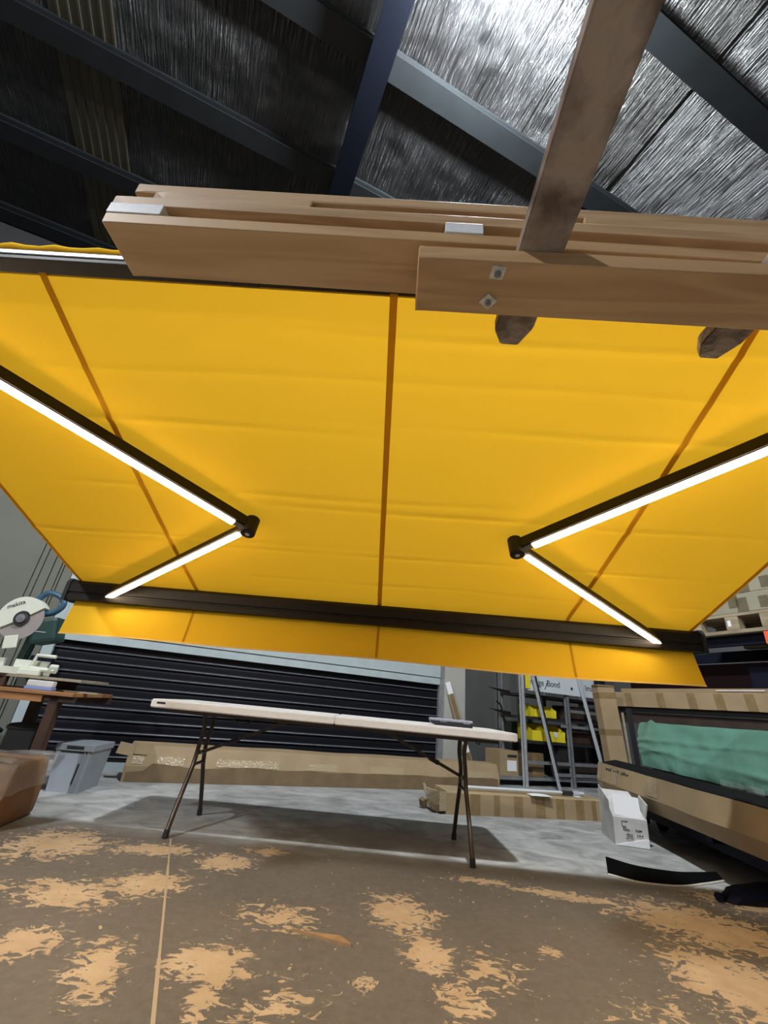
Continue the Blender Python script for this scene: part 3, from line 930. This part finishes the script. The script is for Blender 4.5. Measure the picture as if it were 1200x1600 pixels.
def pick_bin(label, x, y, z, wd, hg, dp):
    o = on_rack('storage_bin', label, 'bin', x, y, z, 'yellow storage bins')
    MB().prism([(0, 0), (dp, 0), (dp, hg), (dp * 0.45, hg), (-0.03, hg * 0.62), (-0.02, hg * .1)], 0, 0, 0.006).build('side_wall', M['bin'], o)
    MB().prism([(0, 0), (dp, 0), (dp, hg), (dp * 0.45, hg), (-0.03, hg * 0.62), (-0.02, hg * .1)], 0, wd - 0.006, wd).build('side_wall', M['bin'], o)
    MB().span((0, 0, 0), (wd, dp, 0.006)).build('base', M['bin'], o)
    MB().bar((0.0, -0.015, hg * 0.32), (wd, -0.015, hg * 0.32), 0.008, hg * 0.62, (0, 0.15, 1)).build('front_lip', M['bin'], o)
    MB().span((0, dp - .006, 0), (wd, dp, hg)).build('back_wall', M['bin'], o)
    return o


pick_bin('yellow storage bin on the upper shelf under the white sign', 0.28, 0.08, 0.892, 0.44, 0.17, 0.30)
pick_bin('yellow storage bin on the lower shelf left of the leaning black-edged pole', 0.24, 0.09, 0.572, 0.20, 0.22, 0.30)
pb = pick_bin('yellow storage bin on the lower shelf with a white sticker on its front', 0.46, 0.06, 0.572, 0.38, 0.22, 0.30)
MB().box((0.20, -0.024, 0.10), (0.07, 0.004, 0.07), (0, R(20), 0)).build('sticker', M['paper'], pb)

cb = on_rack('cardboard_box', 'small brown cardboard box with white label standing low at the shelving', 'box', -0.30, -0.02, 0.112)
cb.location = UV(4.26, 5.53, 0.0005)
MB().span((0, 0, 0.11), (0.315, 0.34, 0.42), 0.004).build('box_body', M['card'], cb)
MB().span((0.12, -0.004, 0.17), (0.28, 0.0, 0.30)).build('label_sticker', M['paper'], cb)
MB().span((0.13, -0.005, 0.34), (0.29, 0.001, 0.37)).build('hand_hole', M['dark'], cb)
cb2 = on_rack('cardboard_box', 'brown cardboard box on the bottom shelf behind the leaning pole', 'box', 0.10, 0.08, 0.112)
MB().span((0, 0, 0), (0.34, 0.30, 0.30), 0.004).build('box_body', M['card_dark'], cb2)
MB().span((0.12, -0.003, 0.02), (0.20, 0.301, 0.302)).build('tape_strip', M['tape'], cb2)
for (x, y, z, sx, sz, m_, lab) in ((0.98, 0.10, 0.572, 0.62, 0.17, 'brown_clutter', 'dark brown box on the lower right shelf of the shelving'),
                                 (0.74, 0.08, 0.112, 0.28, 0.40, 'dark', 'black bag-like bundle on the bottom shelf beside the middle upright'),
                                 (1.06, 0.12, 0.112, 0.50, 0.20, 'brown_clutter', 'flat brown box on the bottom shelf right of the middle upright'),
                                 (1.00, 0.12, 0.892, 0.60, 0.20, 'brown_clutter', 'dark brown box on the upper right shelf of the shelving')):
    o = on_rack('stored_box', lab, 'box', x, y, z, 'dim boxes stored on the shelving')
    MB().span((0, 0, 0), (sx, 0.30, sz), 0.012).build('box_body', M[m_], o)
    MB().span((-0.004, -0.004, sz - 0.035), (sx + 0.004, 0.304, sz + 0.004), 0.004).build('lid', M[m_], o)

sg = on_rack('sign_board', 'white board reading Image Bond hung across the top of the shelving', 'sign', 0.24, -0.045, 0)
SB = MB().prism([(-0.13, 1.245), (1.42, 1.245), (1.42, 1.66), (-0.13, 1.66)], 1, 0.0, 0.010)
SB.build('panel', M['sign'], sg)
MB().span((-0.165, -0.012, 1.27), (-0.095, 0.012, 1.66)).build('yellow_edge', M['bin'], sg)
rx = (R(90), 0, 0)
lettering('Image', 0.125, M['ink'], sg, (-0.115, -0.003, 1.335), rx)
lettering('/', 0.19, M['ink'], sg, (0.185, -0.003, 1.285), rx, shear=0.25)
lettering('Bond', 0.125, M['ink'], sg, (0.235, -0.003, 1.335), rx)
MB().box((0.74, -0.002, 1.345), (0.04, 0.003, 0.04), (0, R(45), 0)).build('diamond_mark', M['ink'], sg)
lettering('Image', 0.125, M['ink'], sg, (1.02, -0.003, 1.345), rx)

for (x0, z0, x1, z1, blk, lab) in ((0.06, 1.95, 0.42, 0.0, True, 'grey angle pole with a black edge leaning across the yellow bins'),
                                 (1.02, 1.85, 1.33, 0.0, False, 'shiny silver pole leaning across the right of the shelving')):
    o = tag(empty('metal_pole', UV(4.60, 5.39), YAW), lab, 'pole')
    a, b_ = Vector((x1, -0.06 - 0.10, z1)), Vector((x0, -0.02, z0))
    if blk:
        MB().bar(a, b_, 0.045, 0.012, (0, -1, 0)).build('web', M['galv'], o)
        MB().bar(a.lerp(b_, .14), b_, 0.040, 0.02, (0, -1, 0), (0.040, -0.006)).build('black_edge', M['black_plastic'], o)
    else:
        MB().bar(a, b_, 0.055, 0.012, (0, -1, 0)).build('web', M['silver'], o)
        MB().bar(a, b_, 0.008, 0.035, (0, -1, 0), (0.026, -0.01)).build('flange', M['galv'], o)

# ================================================================== RIGHT-HAND STORE: CARTON, GREEN SHEET, RACKING
C0 = (2.537, 5.1)
def right_thing(name, label, cat, group=None):
    return tag(empty(name, (C0[0], C0[1], 0), -6), label, cat, group)


tr = right_thing('low_trolley', 'dark navy low trolley under the taped carton and green sheet', 'trolley')
MB().span((0.185, -3.2, 0.12), (0.95, -0.08, 0.229), 0.006).build('deck', M['navy'], tr)
for y in (-0.5, -1.7, -2.9):
    MB().span((0.04, y - 0.03, 0.195), (0.185, y + 0.03, 0.229)).build('side_arm', M['navy'], tr)
for (x, y) in ((0.42, -0.30), (0.42, -1.9), (0.85, -0.30), (0.85, -1.9), (0.42, -3.0), (0.85, -3.0)):
    wh = MB().cyl((x - 0.025, y, 0.065), (x + 0.025, y, 0.065), 0.065, 16).build('wheel', M['rubber'], tr)
    MB().span((x - 0.035, y - 0.02, 0.065), (x + 0.035, y + 0.02, 0.12)).build('fork', M['black_metal'], wh)

nc = right_thing('long_carton', 'long brown taped carton with scrawled writing on the dark low trolley', 'carton', 'long cartons')
def ncf(s, t):
    y = -3.2 * s
    prof = [(0.02, 0.232), (-0.030, 0.335), (0.0, 0.495), (0.16, 0.485), (0.17, 0.232)]
    k = min(3, int(t * 4))
    f = t * 4 - k
    p = Vector(prof[k]).lerp(Vector(prof[k + 1]), f)
    w_ = 0.005 * noise.noise(Vector((y * 2.1, t * 3, 9)))
    return Vector((p.x + w_, y, max(0.232, p.y + w_)))
MB().grid(ncf, 40, 8).build('carton_body', M['card'], nc)
MB().prism([(0.02, 0.232), (-0.028, 0.335), (0.002, 0.493), (0.158, 0.483), (0.168, 0.232)], 1, 0.0, 0.004).build('end_panel', M['card'], nc)
MB().grid(lambda s, t: ncf(0.003 + 0.03 * s, 0.05 + 0.45 * t) + Vector((-0.003, 0, 0.001)), 3, 6).build('tape_patch', M['clear_tape'], nc)
for (s0, s1, t0, t1) in ((0.115, 0.15, .26, .45), (0.33, 0.38, .28, .48), (0.23, .30, .05, .22)):
    MB().grid(lambda s, t: ncf(s0 + (s1 - s0) * s, t0 + (t1 - t0) * t) + Vector((-0.003, 0, 0.001)), 2, 4).build('tape_patch', M['clear_tape'], nc)
MB().prism([(0.01, 0.499), (0.15, 0.490), (0.18, 0.530), (0.16, 0.535)], 1, -3.2, -0.05).build('black_lining', M['rubber'], nc)
def scrawl(parent, y0, words, fx):
    """short pen strokes standing for unreadable handwriting"""
    random.seed(11)
    m_ = MB()
    y = y0
    for n_ in words:
        for k in range(n_):
            zz = random.uniform(0.015, 0.03)
            m_.bar(fx(y, 0.0), fx(y - random.uniform(-.01, .015), zz), 0.004, 0.003, (-1, 0, 0))
            m_.bar(fx(y, random.uniform(0, zz)), fx(y - 0.02, random.uniform(0, zz)), 0.004, 0.003, (-1, 0, 0))
            y -= 0.026
        y -= 0.04
    m_.build('handwriting', M['ink'], parent)
scrawl(nc, -0.22, (5, 5, 6), lambda y, z: Vector((-0.010, y, 0.445 + z)))

gs = right_thing('green_bundle', 'bundle wrapped in a crumpled green plastic sheet behind the long carton', 'bundle')
def gsf(s, t):
    y = -0.12 - 2.95 * s - 0.30 * (1 - t) * (1 - s) ** 2
    z = 0.53 + (0.39 - 0.02 * s) * t + 0.010 * noise.noise(Vector((y * 3, 0, 1))) + 0.03 * math.exp(-((s - 0.07) / 0.02) ** 2) * t ** 4
    x = 0.27 + 0.17 * t ** 1.4 + 0.035 * noise.noise(Vector((y * 1.1, t * 1.6, 3)))
    for (c0, sl_, am) in ((0.62, 0.10, .022), (0.30, -0.28, .020), (0.85, 0.30, .012), (0.48, 0.5, .010)):
        q = (t - c0 - sl_ * (s - .4) - 0.05 * noise.noise(Vector((y * 2, c0 * 7, 0)))) / 0.05
        x -= am * math.exp(-q * q) * (0.5 + noise.noise(Vector((y * 1.5, c0 * 3, 5))))
    x += 0.010 * noise.noise(Vector((y * 5, t * 4 - y * 2.5, 8)))
    if t > 0.98:
        x += 0.02
    return Vector((x, y, z))
MB().grid(gsf, 90, 30).build('green_sheet', M['green_sheet'], gs, True)
MB().prism([(0.36, 0.232), (0.40, 0.50), (0.53, 0.895), (0.78, 0.895), (0.78, 0.232)], 1, -3.0, -0.32).build('wrapped_core', M['dark'], gs)
MB().grid(lambda s, t: gsf(0.48 + 0.16 * s, 0.0 + 0.12 * t) + Vector((-0.03, 0, -0.01)), 10, 5).build('bubble_wrap', M['film'], gs, True)

ucp = tag(empty('upright_carton', (2.66, 5.22, 0), -4), 'narrow brown carton standing upright beside the green bundle', 'carton')
a, b_ = Vector((0.21, 0.10, 0.0)), Vector((0.13, 0.10, 1.27))
MB().bar(a, b_, 0.19, 0.17, (0, -1, 0), (0, 0), 0.006).build('carton_body', M['card'], ucp)
for f in (0.30, 0.60, 0.90):
    MB().bar(a.lerp(b_, f), a.lerp(b_, f + 0.05), 0.192, 0.172, (0, -1, 0)).build('tape_band', M['tape'], ucp)
MB().bar(b_ - Vector((0, 0, 0.01)), b_ + Vector((0, 0, 0.02)), 0.20, 0.18, (0, -1, 0), (0, 0), 0.008).build('end_flap', M['card_dark'], ucp)
fr = tag(empty('metal_frame_strip', (2.90, 5.05, 0), -6), 'dark frame strips with a pale edge between upright carton and green bundle', 'frame')
MB().bar((0.05, 0, 0.0), (0.02, 0, 1.05), 0.05, 0.02, (0, -1, 0)).build('dark_strip', M['black_plastic'], fr)
MB().bar((-0.03, -0.02, 0.0), (-0.06, -0.02, 1.0), 0.018, 0.02, (0, -1, 0)).build('pale_strip', M['lath'], fr)

rack = tag(empty('pallet_racking', (0, 0, 0), YAW), 'dark pallet racking with an orange beam along the right wall', 'racking')
for (u, v) in ((4.95, 4.32), (5.95, 4.32), (4.95, 0.6), (5.95, 0.6)):
    p_ = MB().span((u - 0.04, v - 0.05, 0), (u + 0.04, v + 0.05, 3.2)).build('upright', M['navy'], rack)
    MB().span((u - 0.07, v - 0.07, 0), (u + 0.07, v + 0.07, 0.008)).build('foot_plate', M['navy'], p_)
MB().span((4.92, 0.65, 0.915), (4.97, 4.27, 1.02)).build('beam', M['brown_clutter'], rack)
MB().span((5.92, 0.65, 0.915), (5.97, 4.27, 1.02)).build('beam', M['navy'], rack)
MB().span((4.90, 0.65, 1.68), (4.97, 2.335, 1.795)).build('beam', M['orange'], rack)
MB().span((5.92, 0.65, 1.68), (5.97, 4.27, 1.80)).build('beam', M['navy'], rack)
MB().span((4.98, 2.34, 1.70), (5.04, 4.27, 1.80)).build('beam', M['navy'], rack)
MB().span((4.98, 0.65, 0.975), (5.92, 4.27, 1.02)).build('deck_board', M['brown_clutter'], rack)

tcar = tag(empty('long_carton', (0, 0, 0), YAW), 'long brown carton banded with dark tape lying on the lower racking beam', 'carton', 'long cartons')
def tcf(v0, v1):
    return [(4.88, 1.022), (4.88, 1.085)]
MB().prism([(4.86, 1.085), (4.86, 1.235), (4.885, 1.245), (5.16, 1.245), (5.16, 1.085)], 1, 1.0, 4.10).build('carton_body', M['card'], tcar)
MB().prism([(4.88, 1.245), (4.875, 1.285), (5.15, 1.29), (5.16, 1.245)], 1, 1.0, 3.95).build('lid', M['card'], tcar)
MB().span((4.90, 1.0, 1.021), (5.14, 4.05, 1.085)).build('dark_base', M['dark'], tcar)
for v in (3.80, 3.40, 3.06, 2.79, 2.52, 2.29, 2.05):
    MB().prism([(v, 1.087), (v + 0.085, 1.087), (v + 0.10, 1.236), (v + 0.015, 1.236)], 0, 4.856, 4.86).build('tape_band', M['tape'], tcar)
MB().span((4.87, 2.44, 1.262), (4.874, 2.86, 1.27)).build('paper_strip', M['paper'], tcar)

mc = tag(empty('void_filler', UV(5.1, 1.0, 1.021), YAW), 'near-black maroon filler for the shaded void on the lower racking level', 'filler')
MB().span((0.12, 0, 0), (0.80, 3.1, 0.55), 0.06).build('filler_body', M['maroon'], mc)  # added block, its near-black colour paints the shaded void under the pallet
MB().span((0.10, 1.2, 0.02), (0.14, 1.7, 0.50), 0.01).build('filler_edge', M['navy'], mc)

pal = tag(empty('wooden_pallet', UV(4.9, 1.55, 1.801), YAW), 'weathered wooden pallet resting on the racking beams', 'pallet')
for x in (0.0, 0.30, 0.60, 0.90):
    MB().span((x, 0, 0.0), (x + 0.10, 1.45, 0.035), 0.003).build('bottom_board', M['pallet'], pal)
for y in (0.0, 0.66, 0.97, 1.33):
    for x in (0.0, 0.45, 0.90):
        MB().span((x, y, 0.036), (x + 0.10, y + 0.12, 0.165), 0.003).build('block', M['pallet'], pal)
for x in (0.0, 0.13, 0.26, 0.39, 0.52, 0.65, 0.78, 0.90):
    MB().span((x, -0.01, 0.166), (x + 0.10, 1.46, 0.196), 0.003).build('deck_board', M['pallet'], pal)
MB().span((-0.003, 1.04, 0.07), (0.0, 1.07, 0.13)).build('label_tag', M['paper'], pal)
for (z0, z1, y0, y1, lab) in ((2.0, 2.185, 1.60, 2.96, 'flat grey-brown carton directly on the wooden pallet'), (2.187, 2.50, 1.55, 2.90, 'taller grey-brown carton stacked on the flat one on the pallet')):
    o = tag(empty('pallet_carton', UV(4.905, y0, z0), YAW), lab, 'carton', 'cartons on the pallet')
    MB().span((0, 0, 0), (0.95, y1 - y0, z1 - z0), 0.004).build('carton_body', M['card_grey'], o)
    for (ya, yb, za, zb) in ((0.62, 0.70, 0.02, 0.13), (0.80, 0.90, 0.0, 0.14), (0.88, 0.97, 0.05, 0.18)):
        MB().span((-0.003, ya, za), (0.0, yb, min(zb, z1 - z0))).build('tape_patch', M['tape_grey'], o)

# white carton on the floor
wc = tag(empty('white_carton', (2.085, 4.05, 0), -12), 'white carton with a raised paper flap and scribbled marks on the floor', 'carton')
MB().prism([(0.0, 0.0), (-0.012, 0.19), (0.06, 0.235), (0.36, 0.335), (0.36, 0.0)], 0, 0.0, 0.25).build('carton_body', M['carton_white'], wc)
MB().bar((0.115, 0.0, 0.195), (0.125, 0.05, 0.335), 0.20, 0.006, (0, -1, 0.3)).build('paper_flap', M['paper'], wc)
MB().box((0.245, 0.05, 0.255), (0.012, 0.14, 0.14), (R(20), R(6), R(6)), 0.001).build('side_flap', M['carton_white'], wc)
MB().box((-0.004, 0.18, 0.27), (0.006, 0.24, 0.14), (R(20), R(-6), 0), 0.001).build('side_flap', M['carton_white'], wc)
MB().prism([(0.0, 0.004), (0.245, 0.004), (0.245, 0.062), (0.20, 0.055)], 1, -0.016, -0.002).build('label_sticker', M['paper'], wc)
hw = MB()
random.seed(3)
hw.bar((0.06, -0.012, 0.165), (0.06, -0.011, 0.13), 0.004, 0.003, (0, -1, 0)).bar((0.06, -0.012, 0.166), (0.105, -0.012, 0.166), 0.003, 0.004, (0, -1, 0)).bar((0.06, -0.012, 0.132), (0.09, -0.012, 0.13), 0.003, 0.004, (0, -1, 0))
for (z, x0, n_) in ((0.108, 0.07, 3), (0.108, 0.16, 3), (0.075, 0.09, 3), (0.075, 0.165, 3), (0.05, 0.08, 4)):
    for k in range(n_):
        hw.bar((x0 + k * 0.016, -0.011, z), (x0 + k * 0.016 + random.uniform(-.004, .010), -0.011, z + random.uniform(.006, .012)), 0.003, 0.004, (0, -1, 0))
        hw.bar((x0 + k * 0.016, -0.011, z + .006), (x0 + k * 0.016 + 0.012, -0.011, z + random.uniform(.0, .008)), 0.003, 0.004, (0, -1, 0))
hw.build('handwriting', M['ink'], wc)

# black rubber strip and flat navy lump at the right
rs = tag(empty('rubber_strip', (0, 0, 0)), 'black rubber strip with white lower edge curling across the floor', 'strip')
cen = smooth_path([(1.612, 3.271, 0), (1.753, 3.175, 0), (1.99, 3.175, 0.0), (2.20, 3.26, 0.0), (2.42, 3.37, 0.0)], 6)
hs = [0.085 - 0.035 * (k / (len(cen) - 1)) for k in range(len(cen))]
def rsf(s, t):
    k = s * (len(cen) - 1)
    i = min(len(cen) - 2, int(k))
    p = cen[i].lerp(cen[i + 1], k - i)
    h = 0.082 - 0.058 * s ** 1.2
    return Vector((p.x + 0.006 * t, p.y + (0.02 + 0.05 * s) * t, p.z + 0.006 + h * t))
st_ = MB().grid(rsf, 30, 4)
bmesh.ops.solidify(st_.bm, geom=st_.bm.faces[:], thickness=0.008)
st_.build('strip_body', M['rubber'], rs)
MB().tube([rsf(k / 24, 0) + Vector((0, -0.004, -0.002)) for k in range(25)], 0.006, 6).build('white_edge', M['white_edge'], rs)
ng = tag(empty('navy_lump', (2.36, 3.05, 0), 14), 'dark navy flat lump at the right behind the rubber strip', 'bag')
bg = MB()
bmesh.ops.create_icosphere(bg.bm, subdivisions=3, radius=1.0)
for v in bg.bm.verts:
    f = 1 + 0.16 * noise.noise(v.co * 2.2)
    v.co = Vector((v.co.x * 0.24 * f, v.co.y * 0.09 * f, max(0.0, (v.co.z * 0.045 + 0.03 + 0.02 * v.co.x) * f)))
bg.build('lump_body', M['navy'], ng, True)
MB().tube(smooth_path([(-0.18, 0.01, 0.03), (-0.24, 0.0, 0.026), (-0.29, -0.01, 0.024)], 4), [0.02, 0.016, 0.013, 0.012, 0.012, 0.014, 0.017, 0.02, 0.024], 8).build('lump_neck', M['navy'], ng, True)

# ================================================================== LEFT: BENCH, SAW, TOTE, SACK
bn = tag(empty('workbench', (-2.14, 3.55, 0), 4), 'brown wooden workbench carrying the mitre saw at the left wall', 'workbench')
MB().span((-1.90, 0.0, 0.685), (-0.06, 0.62, 0.712), 0.004).build('bench_top', M['bench'], bn)
MB().span((-1.86, 0.01, 0.635), (-0.28, 0.035, 0.684)).build('apron', M['bench'], bn)
MB().span((-0.28, 0.03, 0.645), (-0.05, 0.05, 0.684)).build('apron', M['bench_leg'], bn)
MB().span((-1.86, 0.585, 0.635), (-0.05, 0.61, 0.684)).build('apron', M['bench_leg'], bn)
for (x, y) in ((-0.20, 0.05), (-1.75, 0.05), (-0.62, 0.53), (-1.75, 0.53)):
    MB().span((x - 0.035, y - 0.02, 0.0), (x + 0.035, y + 0.05, 0.684), 0.004).build('leg', M['bench_leg'], bn)
MB().span((-1.71, 0.54, 0.20), (-0.66, 0.58, 0.25)).build('stretcher', M['bench_leg'], bn)
# trestle blocks and the lath deck that lifts the saw
def bench_thing(name, label, cat, group=None, p=(0, 0, 0)):
    a = R(4)
    return tag(empty(name, (-2.14 + p[0] * cos(a) - p[1] * sin(a), 3.55 + p[0] * sin(a) + p[1] * cos(a), p[2]), 4), label, cat, group)
dkb = bench_thing('deck_panel', 'thin wooden deck raised over the workbench top under the saw', 'board', None, (0, 0, 0.713))
MB().span((-1.88, 0.06, 0.075), (-0.07, 0.50, 0.093), 0.002).build('panel', M['lath'], dkb)
for x in (-1.70, -0.95, -0.32):
    MB().span((x, 0.10, 0.0), (x + 0.03, 0.44, 0.0745)).build('bearer', M['bench_leg'], dkb)
MB().span((-1.88, 0.062, 0.005), (-0.62, 0.10, 0.0745)).build('front_batten', M['bench_leg'], dkb)
pk = bench_thing('film_packet', 'small film-wrapped packet with blue stripe between bench top and deck', 'packet', None, (-0.44, 0.02, 0.713))
MB().span((0, 0, 0), (0.20, 0.06, 0.022), 0.004).build('blue_edge', M['blue_film'], pk)
MB().span((0.005, 0.004, 0.022), (0.195, 0.056, 0.066), 0.008).build('packet_body', M['carton_white'], pk)
ld = bench_thing('wood_lath', 'thin pale lath lying at the right end of the workbench', 'lath', None, (-0.22, 0.14, 0.713))
MB().span((-0.05, 0, 0.0), (0.26, 0.05, 0.012), 0.001).build('lath_body', M['lath'], ld)

saw = tag(empty('mitre_saw', (-2.885, 3.66, 0.807), 6), 'cream and teal mitre saw standing on the workbench deck', 'saw')
MB().cyl((0, 0, 0.0), (0, 0, 0.05), 0.16, 28).span((-0.30, -0.06, 0), (0.30, 0.10, 0.045), 0.008).build('base', M['cream'], saw)
MB().span((-0.30, 0.02, 0.046), (-0.03, 0.04, 0.11)).span((0.05, 0.02, 0.046), (0.30, 0.04, 0.11)).build('fence', M['cream'], saw)
cl = MB().tube([(0.20, -0.02, 0.05), (0.22, -0.02, 0.15), (0.36, -0.02, 0.15)], 0.014, 8).tube([(0.20, -0.02, 0.05), (0.40, -0.04, 0.045)], 0.018, 8).box((0.38, -0.03, 0.06), (0.06, 0.05, 0.06), (R(20), 0, R(20)), 0.01)
cl.build('clamp', M['cream'], saw)
gc = Vector((-0.01, 0.0, 0.415))
gpts = []
for k in range(0, 25):
    a = R(-150 + 0 + k * 180 / 24 + 178)
    gpts.append((gc.x + 0.175 * cos(a), gc.z + 0.175 * sin(a)))
arc = []
for k in range(31):
    a = R(35 + 180 * k / 30)
    arc.append((gc.x + 0.178 * cos(a), gc.z + 0.178 * sin(a)))
inn = []
for k in range(19):
    a = R(215 - 180 * k / 18)
    inn.append((gc.x + 0.01 + 0.062 * cos(a), gc.z + 0.062 * sin(a)))
gd = MB().prism(arc + inn, 1, -0.045, 0.035)
gdo = gd.build('upper_guard', M['cream'], saw)
lettering('makita', 0.050, M['ink'], gdo, (gc.x - 0.125, -0.0465, gc.z + 0.062), (R(90), R(-27), 0))
MB().cyl((gc.x, -0.010, gc.z), (gc.x, -0.004, gc.z), 0.150, 40).build('blade', M['steel'], saw)
lg_ = [(gc.x + 0.165 * cos(R(a)), gc.z + 0.165 * sin(R(a))) for a in range(215, 396, 8)] + [(gc.x + 0.06 * cos(R(a)), gc.z + 0.06 * sin(R(a))) for a in range(391, 214, -16)]
MB().prism(lg_, 1, -0.030, -0.022).build('lower_guard', M['smoke'], saw)
hb = MB().cyl((gc.x + 0.005, -0.045, gc.z), (gc.x + 0.005, -0.015, gc.z), 0.058, 20).build('hub_recess', M['black_plastic'], saw)
MB().cyl((gc.x + 0.01, -0.060, gc.z), (gc.x + 0.01, -0.045, gc.z), 0.034, 14).cyl((gc.x + 0.01, -0.066, gc.z), (gc.x + 0.01, -0.06, gc.z), 0.018, 6).build('arbor_bolt', M['steel'], hb)
MB().box((gc.x + 0.0, -0.038, gc.z - 0.185), (0.10, 0.01, 0.10), (0, R(-12), 0), 0.006).build('guard_plate', M['cream'], saw)
MB().tube(smooth_path([(gc.x + 0.02, 0.02, gc.z + 0.165), (gc.x + 0.09, 0.02, gc.z + 0.235), (gc.x + 0.20, 0.02, gc.z + 0.215), (gc.x + 0.245, 0.02, gc.z + 0.15), (gc.x + 0.20, 0.02, gc.z + 0.085), (gc.x + 0.13, 0.02, gc.z + 0.06)], 5), 0.024, 10).build('handle', M['teal'], saw, True)
MB().box((gc.x + 0.19, 0.06, gc.z - 0.07), (0.20, 0.16, 0.20), (0, R(-14), 0), 0.03).build('motor', M['dark_green'], saw)
MB().span((gc.x + 0.12, -0.025, gc.z - 0.09), (gc.x + 0.22, -0.02, gc.z - 0.083)).build('name_strip', M['grey_plastic'], saw)
MB().bar((gc.x + 0.10, 0.05, gc.z - 0.10), (0.02, 0.14, 0.06), 0.07, 0.06, (0, -1, 0), (0, 0), 0.01).build('pivot_arm', M['dark_green'], saw)

gt = tag(empty('plastic_tote', (-2.30, 3.99, 0), 6), 'grey-blue plastic tote with a hand slot standing beside the bench leg', 'tote')
def frus(mb, x0, x1, y0, y1, z0, z1, gx, gy):
    v = [mb.bm.verts.new(p) for p in ((x0, y0, z0), (x1, y0, z0), (x1, y1, z0), (x0, y1, z0), (x0 - gx, y0 - gy, z1), (x1 + gx, y0 - gy, z1), (x1 + gx, y1 + gy, z1), (x0 - gx, y1 + gy, z1))]
    for f in ((0, 3, 2, 1), (4, 5, 6, 7), (0, 1, 5, 4), (1, 2, 6, 5), (2, 3, 7, 6), (3, 0, 4, 7)):
        mb.bm.faces.new([v[i] for i in f])
    return mb
MBt = frus(MB(), -0.115, 0.115, 0, 0.34, 0.0, 0.285, 0.022, 0.01)
MBt.build('tote_body', M['tote'], gt)
MB().span((-0.145, -0.02, 0.286), (0.145, 0.365, 0.335), 0.006).build('rim', M['tote'], gt)
MB().span((-0.06, -0.0225, 0.300), (0.07, -0.0195, 0.322)).build('hand_slot', M['dark'], gt)
MB().span((-0.10, -0.012, 0.272), (0.115, -0.004, 0.283)).build('rim_groove', M['dark'], gt)
for x in (0.075, 0.10):
    MB().bar((x - 0.012, -0.004, 0.0), (x + 0.012, -0.013, 0.28), 0.008, 0.012, (0, -1, 0)).build('corner_rib', M['tote'], gt)
MB().bar((0.055, -0.006, 0.06), (0.066, -0.011, 0.20), 0.010, 0.006, (0, -1, 0)).build('slot', M['dark'], gt)

sk = tag(empty('wrapped_box', (-2.00, 2.93, 0), 10), 'brown cardboard box under loose clear film on the floor at the left edge', 'box')
b0 = MB().span((-0.62, 0.0, 0.0), (0.0, 0.46, 0.325), 0.035)
bmesh.ops.subdivide_edges(b0.bm, edges=b0.bm.edges[:], cuts=3, use_grid_fill=True)
for v in b0.bm.verts:
    if v.co.z > 0.02:
        v.co += Vector((noise.noise(v.co * 4), noise.noise(v.co * 4 + Vector((5, 0, 0))), noise.noise(v.co * 4 + Vector((0, 9, 0))))) * 0.02
b0.build('box_body', M['sack'], sk, True)
b1 = MB().span((-0.64, -0.022, 0.12), (0.022, 0.48, 0.352), 0.04)
bmesh.ops.subdivide_edges(b1.bm, edges=b1.bm.edges[:], cuts=6, use_grid_fill=True)
for v in b1.bm.verts:
    q = v.co * 7
    v.co += Vector((noise.noise(q), noise.noise(q + Vector((5, 0, 0))), noise.noise(q + Vector((0, 9, 0))))) * 0.020
bmesh.ops.delete(b1.bm, geom=[f for f in b1.bm.faces if f.calc_center_median().z < 0.17], context='FACES')
b1.build('film_wrap', M['film'], sk, True)
MB().box((-0.10, 0.06, 0.347), (0.12, 0.08, 0.006), (R(8), R(10), R(10)), 0.002).build('paper_scrap', M['lath'], sk)

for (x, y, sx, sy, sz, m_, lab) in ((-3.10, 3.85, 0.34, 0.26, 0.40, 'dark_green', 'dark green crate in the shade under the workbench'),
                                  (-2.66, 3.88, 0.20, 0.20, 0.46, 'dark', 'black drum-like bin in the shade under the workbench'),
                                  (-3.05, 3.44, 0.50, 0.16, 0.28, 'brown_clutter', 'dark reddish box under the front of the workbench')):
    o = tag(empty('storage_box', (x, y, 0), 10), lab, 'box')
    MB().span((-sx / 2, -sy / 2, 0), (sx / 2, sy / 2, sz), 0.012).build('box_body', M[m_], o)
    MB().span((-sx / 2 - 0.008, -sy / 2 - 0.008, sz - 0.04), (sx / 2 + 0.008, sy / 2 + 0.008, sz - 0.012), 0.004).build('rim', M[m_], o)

# ================================================================== SMALL THINGS ON THE FLOOR
wo = MB().prism([(0, 0), (0.05, -0.012), (0.19, -0.02), (0.235, -0.075), (0.20, -0.07), (0.06, -0.022)], 2, 0.0, 0.010)
wo = wo.build('wood_offcut', M['wood_chip'])
tag(put(wo, (-0.20, 2.19, 0.0), 0), 'splintered tan wood offcut lying alone on the floor', 'offcut')
crm = MB()
random.seed(8)
for k in range(260):
    r_ = random.random()
    if k < 26:
        x, y = 0.09 + random.gauss(0, .022), 1.905 + random.gauss(0, .016)
        s_ = random.uniform(.003, .009)
    else:
        x, y = random.uniform(-1.3, 2.0), random.uniform(1.6, 3.1)
        s_ = random.uniform(.0015, .0045)
    crm.box((x, y, s_ * .35), (s_ * 2, s_ * 1.4, s_ * 0.9), (random.uniform(-.2, .2), random.uniform(-.2, .2), random.uniform(0, 3)))
tag(crm.build('coating_crumbs', M['dust']), 'pale crumbs of flaked coating strewn over the floor', 'crumbs', kind='stuff')
